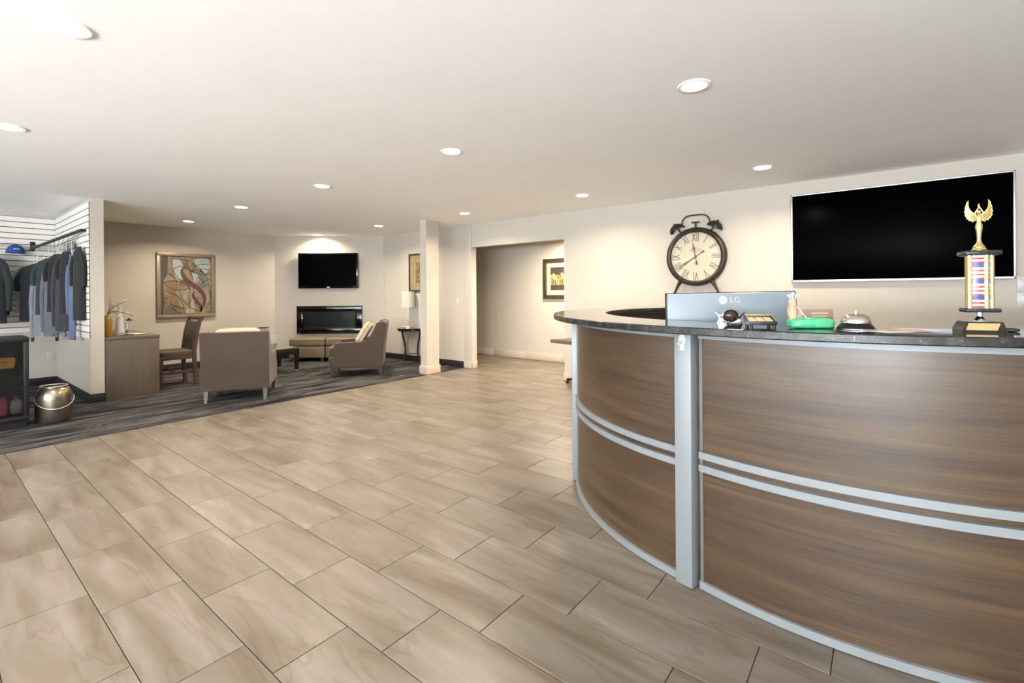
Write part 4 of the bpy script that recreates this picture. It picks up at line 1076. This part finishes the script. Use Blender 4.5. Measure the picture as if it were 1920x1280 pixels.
for k, (y, cl) in enumerate(((.50, '#8a6f7a'), (.57, '#6f6a66'))):
    mg = thing('small_mug', 'small %s mug on the upper cabinet shelf' % ('mauve' if k == 0 else 'grey'), 'mug', (-6.56, y, .569))
    if k == 0: mg.location = (-6.54, .40, .569)
    G().lathe([(.001, 0), (.026, 0), (.028, .07), (.025, .07), (.023, .006), (.001, .006)], 18).ob('body', mat('mug_glaze_%d' % k, cl, .3), mg)
    G().tube([(0, .026, .015), (0, .045, .025), (0, .045, .05), (0, .027, .058)], .004, 6).ob('handle', bpy.data.materials['mug_glaze_%d' % k], mg)

# milk can
mc = thing('milk_can', 'squat stainless steel milk can with wire handle and yellow sticker', 'milk can', (-6.42, .862, .004))
G().lathe([(.001, 0), (.128, 0), (.132, .006), (.132, .016), (.137, .03), (.138, .22), (.132, .27), (.112, .315), (.098, .328), (.098, .338), (.104, .342), (.100, .346), (.094, .342), (.094, .30), (.125, .23), (.125, .02), (.001, .02)], 48).ob('body', M_steel, mc)
G().tube([(.101 * math.cos(2 * PI * k / 40), .101 * math.sin(2 * PI * k / 40), .344) for k in range(40)], .005, 8, closed=True).ob('rim', M_silver, mc)
bail = [(.02 + .125 * math.sin(PI * k / 20), -.142 * math.cos(PI * k / 20), .23 - .095 * math.sin(PI * k / 20)) for k in range(21)]
G().tube(bail, .004, 8).ob('wire_handle', M_silver, mc)
for sy in (-1, 1): G().puff(.02, sy * .14, .23, .02, .014, .024, .8, n=10).ob('handle_lug', M_steel, mc)
a0 = math.radians(10); g = G()
g.arc((0, 0), .1185, .1203, .283, .317, 12, 46, 8)
stk = g.ob('yellow_sticker', mat('yellow_label', '#f0cf1f', .5), mc)

# cap, wire cap racks, bar and clothes
cpb = thing('blue_cap', 'blue baseball cap with white script hanging on the slat wall', 'cap', (XL + .11, .855, 1.80), 0)
M_blue = mat('blue_twill', '#2d5fae', .8, var=.08, scale=30, bmp=.1, bscale=300)
g = G(); prof = []
for i in range(8):
    a = PI / 2 * i / 7; prof.append((.092 * math.cos(a) + .001, .115 * math.sin(a)))
G().lathe([(.088, 0)] + prof, 28).ob('crown', M_blue, cpb)
brim = [(.05 + .115 * math.sin(t), .09 * math.cos(t)) for t in [PI * k / 16 for k in range(17)]]
bo = G().prism(brim, -.003, .003, 'Z').ob('brim', M_blue, cpb); bo.rotation_euler = (0, .25, math.radians(70)); bo.location = (0, 0, .005)
G().puff(0, 0, .116, .014, .014, .008, 1, n=10).ob('button', M_blue, cpb)
for k, (a, w_) in enumerate(((-14, .016), (-6, .012), (2, .014), (10, .011), (18, .013))):
    t = math.radians(a + 2); G().box(.088 * math.cos(t), .088 * math.sin(t), .05 + (.004 if k % 2 else 0), .004, w_, .014 if k == 0 else .009, .001, RZ(t)).ob('embroidery', M_white, cpb)
G().cyl((-.11 + .018, 0, .06), (-.08, 0, .06), .004, n=8).ob('hook_peg', M_black, cpb)

A_, B_ = Vector((-8.95, 1.0, 1.866)), Vector((-7.2, 1.2, 1.975))
bar = thing('hanging_bar', 'long dark steel clothes bar in front of the slat walls', 'clothes rail', (0, 0, 0))
d_ = (B_ - A_); yaw_ = math.atan2(d_.y, d_.x); pit = -math.atan2(d_.z, math.hypot(d_.x, d_.y)); mid = (A_ + B_) / 2
G().box(mid.x, mid.y, mid.z, d_.length + .06, .014, .034, .002, RZ(yaw_) @ RY(pit)).ob('rail', M_black, bar)
G().bx(XL + .018, XL + .026, 1.0, 1.05, 1.84, 1.97, .002).ob('bracket_plate', M_black, bar); G().bx(XL + .02, -8.93, 1.01, 1.025, 1.865, 1.90, .001).ob('bracket_arm', M_black, bar)
G().bx(-7.215, -7.195, 1.19, PY0 - .018, 1.965, 1.99, .001).ob('bracket_arm', M_black, bar)

M_wire = mat('grey_wire', '#8d8c8c', .4, .6, var=0)
def wire_cap(label, loc, rz, colr):
    t = thing('cap_on_rack', label, 'cap', loc, rz)
    m = mat('cap_' + colr.strip('#'), colr, .7, var=.1, scale=30)
    prof = [(.085 * math.cos(PI / 2 * i / 7) + .001, .10 * math.sin(PI / 2 * i / 7)) for i in range(8)]
    G().lathe([(.082, 0)] + prof, 24).ob('crown', m, t)
    br = G().prism([(.085 * math.cos(t_), -.045 - .11 * math.sin(t_)) for t_ in [PI * k / 14 for k in range(15)]], -.002, .003, 'Z').ob('brim', m, t); t.scale = (1, .28, 1)
    return t
wr = thing('wire_rack', 'grey wire cap rack hooked on the partition slats', 'rack', (0, 0, 0))
for x in (-8.3, -7.95, -7.6):
    G().tube([(x, PY0 - .024, 1.797), (x, PY0 - .024, 1.92), (x, PY0 - .07, 1.86), (x, PY0 - .085, 1.797), (x, PY0 - .024, 1.797)], .003, 6).ob('wire_loop', M_wire, wr)
for yy in (.085, .024): G().tube([(-8.35, PY0 - yy, 1.797), (-7.55, PY0 - yy, 1.797)], .003, 6).ob('wire_rail', M_wire, wr)
wire_cap('pale grey cap sitting at the far end of the wire rack', (-8.13, PY0 - .051, 1.8035), 0, '#b9b6b3')
wire_cap('grey cap with dark underside nearer the partition edge on the wire rack', (-7.77, PY0 - .051, 1.8035), 0, '#a7a5a6')

def garment(name, label, cat, loc, rz, colr, length=.72, sleeve=.26, half=.205, thick=.10, collar=True, logo=True, hood=False, cuff=None, tagc=False, drop=.2, group=None, rail=0.0, sr=.55):
    """hangs from its hook at the local origin; front faces -y"""
    t = thing(name, label, cat, loc, rz, group)
    mname = 'cloth_' + colr.strip('#')
    m = bpy.data.materials.get(mname) or mat(mname, colr, .85, var=.1, scale=12, bmp=.08, bscale=220, sheen=.15)
    zt_ = -drop - .034; ky = thick / .10
    rnd = random.Random(hash(label) % 1000 if False else len(label) * 7 + int(length * 100))
    ph = rnd.uniform(0, 6)
    n = 36; secs = []
    rows = [(0.0, .055, .045 * ky), (.03, .12 * half / .2, .05 * ky), (.075, half * .94, .06 * ky), (.14, half * .97, .075 * ky), (.30, half * .90, thick * .85), (.5, half * .92, thick), (.75, half * .95, thick * 1.05), (1.0, half * .98, thick * 1.08)]
    for f_, hw, th in rows:
        z = zt_ - f_ * length; sec = []
        for k in range(n):
            a = 2 * PI * k / n
            rip = 1 + .10 * f_ * math.sin(5 * a + ph) + .05 * f_ * math.sin(9 * a + 2 * ph)
            ca, sa = math.cos(a), math.sin(a)
            sec.append(Vector((hw * math.copysign(abs(ca) ** .8, ca) * (1 + .02 * f_ * math.sin(7 * a + ph)), th / 2 * math.copysign(abs(sa) ** .8, sa) * rip, z)))
        secs.append(sec)
    body = G().loft(secs).ob('body', m, t, smooth=70)
    for sx in (-1, 1):
        p0 = Vector((sx * half * .84, 0, zt_ - .085 * length / .72)); p1 = Vector((sx * (half + .02), 0, zt_ - .085 - sleeve * .45)); p2 = Vector((sx * (half + .012), 0, zt_ - .085 - sleeve))
        rr = [.045, .056, .055, .054] if sleeve < .4 else [.045, .055, .048, .036]
        rr = [q * sr for q in rr]
        pts = [p0, p0.lerp(p1, .5), p1, p2]
        sl = G().tube(pts, rr, 14).ob('sleeve', m, t, smooth=70); sl.scale = (1, .8, 1)
        if cuff:
            mc_ = bpy.data.materials.get('cloth_' + cuff.strip('#')) or mat('cloth_' + cuff.strip('#'), cuff, .85, var=.08, scale=14)
            G().tube([p2 + Vector((0, 0, .001)), p2 + Vector((0, 0, -.05))], [.034 * sr, .03 * sr], 12).ob('cuff', mc_, sl)
    if collar:
        G().tube([(.05 * math.cos(a), .028 * ky * math.sin(a), zt_ - .004 + .012 * math.sin(a)) for a in [2 * PI * k / 20 for k in range(20)]], .011 * min(1, ky + .2), 8, closed=True).ob('collar', m, t)
        G().box(0, -.036 * ky, zt_ - .10, .026, .004, .13, .001, RX(-.06)).ob('placket', m, body)
    if hood:
        G().puff(0, .03, zt_ - .04, .2, .09, .17, .8).ob('hood', m, t)
    if logo: G().box(half * .45, -.042 * ky, zt_ - .20, .036, .004, .024, .001).ob('logo_patch', M_white, body)
    if tagc:
        G().box(0, -.02 * ky, zt_ - .018, .032, .004, .02, .001).ob('neck_label', M_white, t)
        G().lathe([(.001, -.002), (.014, -.002), (.014, .0), (.001, .0)], 14, (.0, -.045 * ky, zt_ - .15), 'Y').ob('price_tag', M_white, t)
    hk_ = spline([(0, 0, zt_ - .02), (0, 0, -.085), (.015, 0, -.055), (.017, 0, -.02), (.011, 0, .001), (0, 0, .0065), (-.011, 0, .001), (-.016, 0, -.018)], 5)
    hg = G().tube(hk_, .0028, 6).ob('hanger_hook', M_chrome, t); hg.rotation_euler = (0, 0, rail + PI / 2 - rz)
    G().tube([(-half * .85, 0, zt_ - .075), (0, 0, zt_ - .02), (half * .85, 0, zt_ - .075)], .005, 6).ob('hanger_arms', M_black, t)
    return t
def on_bar(f_, dz=.0195): p = A_ + (B_ - A_) * f_; return (p.x, p.y, p.z + dz)
garment('white_shirt', 'white shirt with grey trim hanging deepest on the dark bar', 'shirt', on_bar(0.03), math.radians(56), '#dedcd8', 0.62, 0.24, 0.19, 0.05, logo=False, drop=.22, rail=yaw_)
garment('polo_shirt', 'dark navy polo shirt with white tag hanging on the bar', 'shirt', on_bar(0.125), math.radians(54), '#22272f', 0.74, 0.27, 0.2, 0.06, tagc=True, drop=.22, rail=yaw_)
garment('hooded_sweatshirt', 'light grey long sleeved sweatshirt hanging between dark polo shirts', 'sweatshirt', on_bar(0.275), math.radians(45), '#9a9da3', 0.93, 0.86, 0.13, 0.045, collar=False, logo=False, cuff='#3b3a3d', drop=.24, rail=yaw_)
garment('polo_shirt', 'dark teal polo shirt with white chest patch on the bar', 'shirt', on_bar(0.375), math.radians(43), '#2d3b42', 0.7, 0.25, 0.165, 0.05, drop=.20, rail=yaw_)
garment('hooded_sweatshirt', 'mid grey long sleeved sweatshirt hanging behind black polo shirts', 'sweatshirt', on_bar(0.465), math.radians(38), '#77797f', 0.9, 0.8, 0.12, 0.04, collar=False, logo=False, cuff='#b9bcc0', drop=.24, rail=yaw_)
garment('polo_shirt', 'plain black polo shirt next to the teal one', 'shirt', on_bar(0.555), math.radians(35), '#121315', 0.7, 0.24, 0.14, 0.045, logo=False, tagc=True, drop=.18, rail=yaw_)
garment('hooded_sweatshirt', 'charcoal grey sweatshirt hanging low between black shirts', 'sweatshirt', on_bar(0.645), math.radians(31), '#3a3c44', 0.9, 0.76, 0.105, 0.035, collar=False, logo=False, drop=.22, rail=yaw_)
garment('polo_shirt', 'black polo shirt with drooping sleeve near the partition', 'shirt', on_bar(0.735), math.radians(28), '#161618', 0.74, 0.24, 0.125, 0.04, logo=False, drop=.18, rail=yaw_)
garment('hooded_sweatshirt', 'lavender blue sweatshirt hanging below black jacket', 'sweatshirt', on_bar(0.83), math.radians(21), '#6f7b9d', 1, 0.62, 0.055, 0.022, collar=False, logo=False, drop=.23, rail=yaw_)
garment('black_jacket', 'long black jacket at the partition end of the bar', 'jacket', on_bar(0.95), math.radians(18), '#111113', 0.84, 0.36, 0.1, 0.035, logo=False, drop=.17, rail=yaw_)
# grey jackets on their own arm on the back slat wall
arm = thing('face_out_arm', 'short steel arm on the slat wall carrying grey jackets', 'clothes rail', (0, 0, 0))
G().box(-8.90, .55, 1.875, .48, .014, .03, .002).ob('arm', M_black, arm); G().bx(XL + .018, XL + .026, .525, .575, 1.80, 1.93, .002).ob('bracket_plate', M_black, arm)
garment('grey_jacket', 'charcoal grey zip jacket facing the room on the short arm', 'jacket', (-8.74, .55, 1.8925), math.radians(84), '#3d4143', .86, .62, .20, .10, logo=False, drop=.11, sr=.75)
garment('grey_jacket', 'darker jacket hanging behind the charcoal grey one', 'jacket', (-8.95, .55, 1.8925), math.radians(84), '#23221f', .82, .66, .20, .08, logo=False, drop=.13, sr=.7)
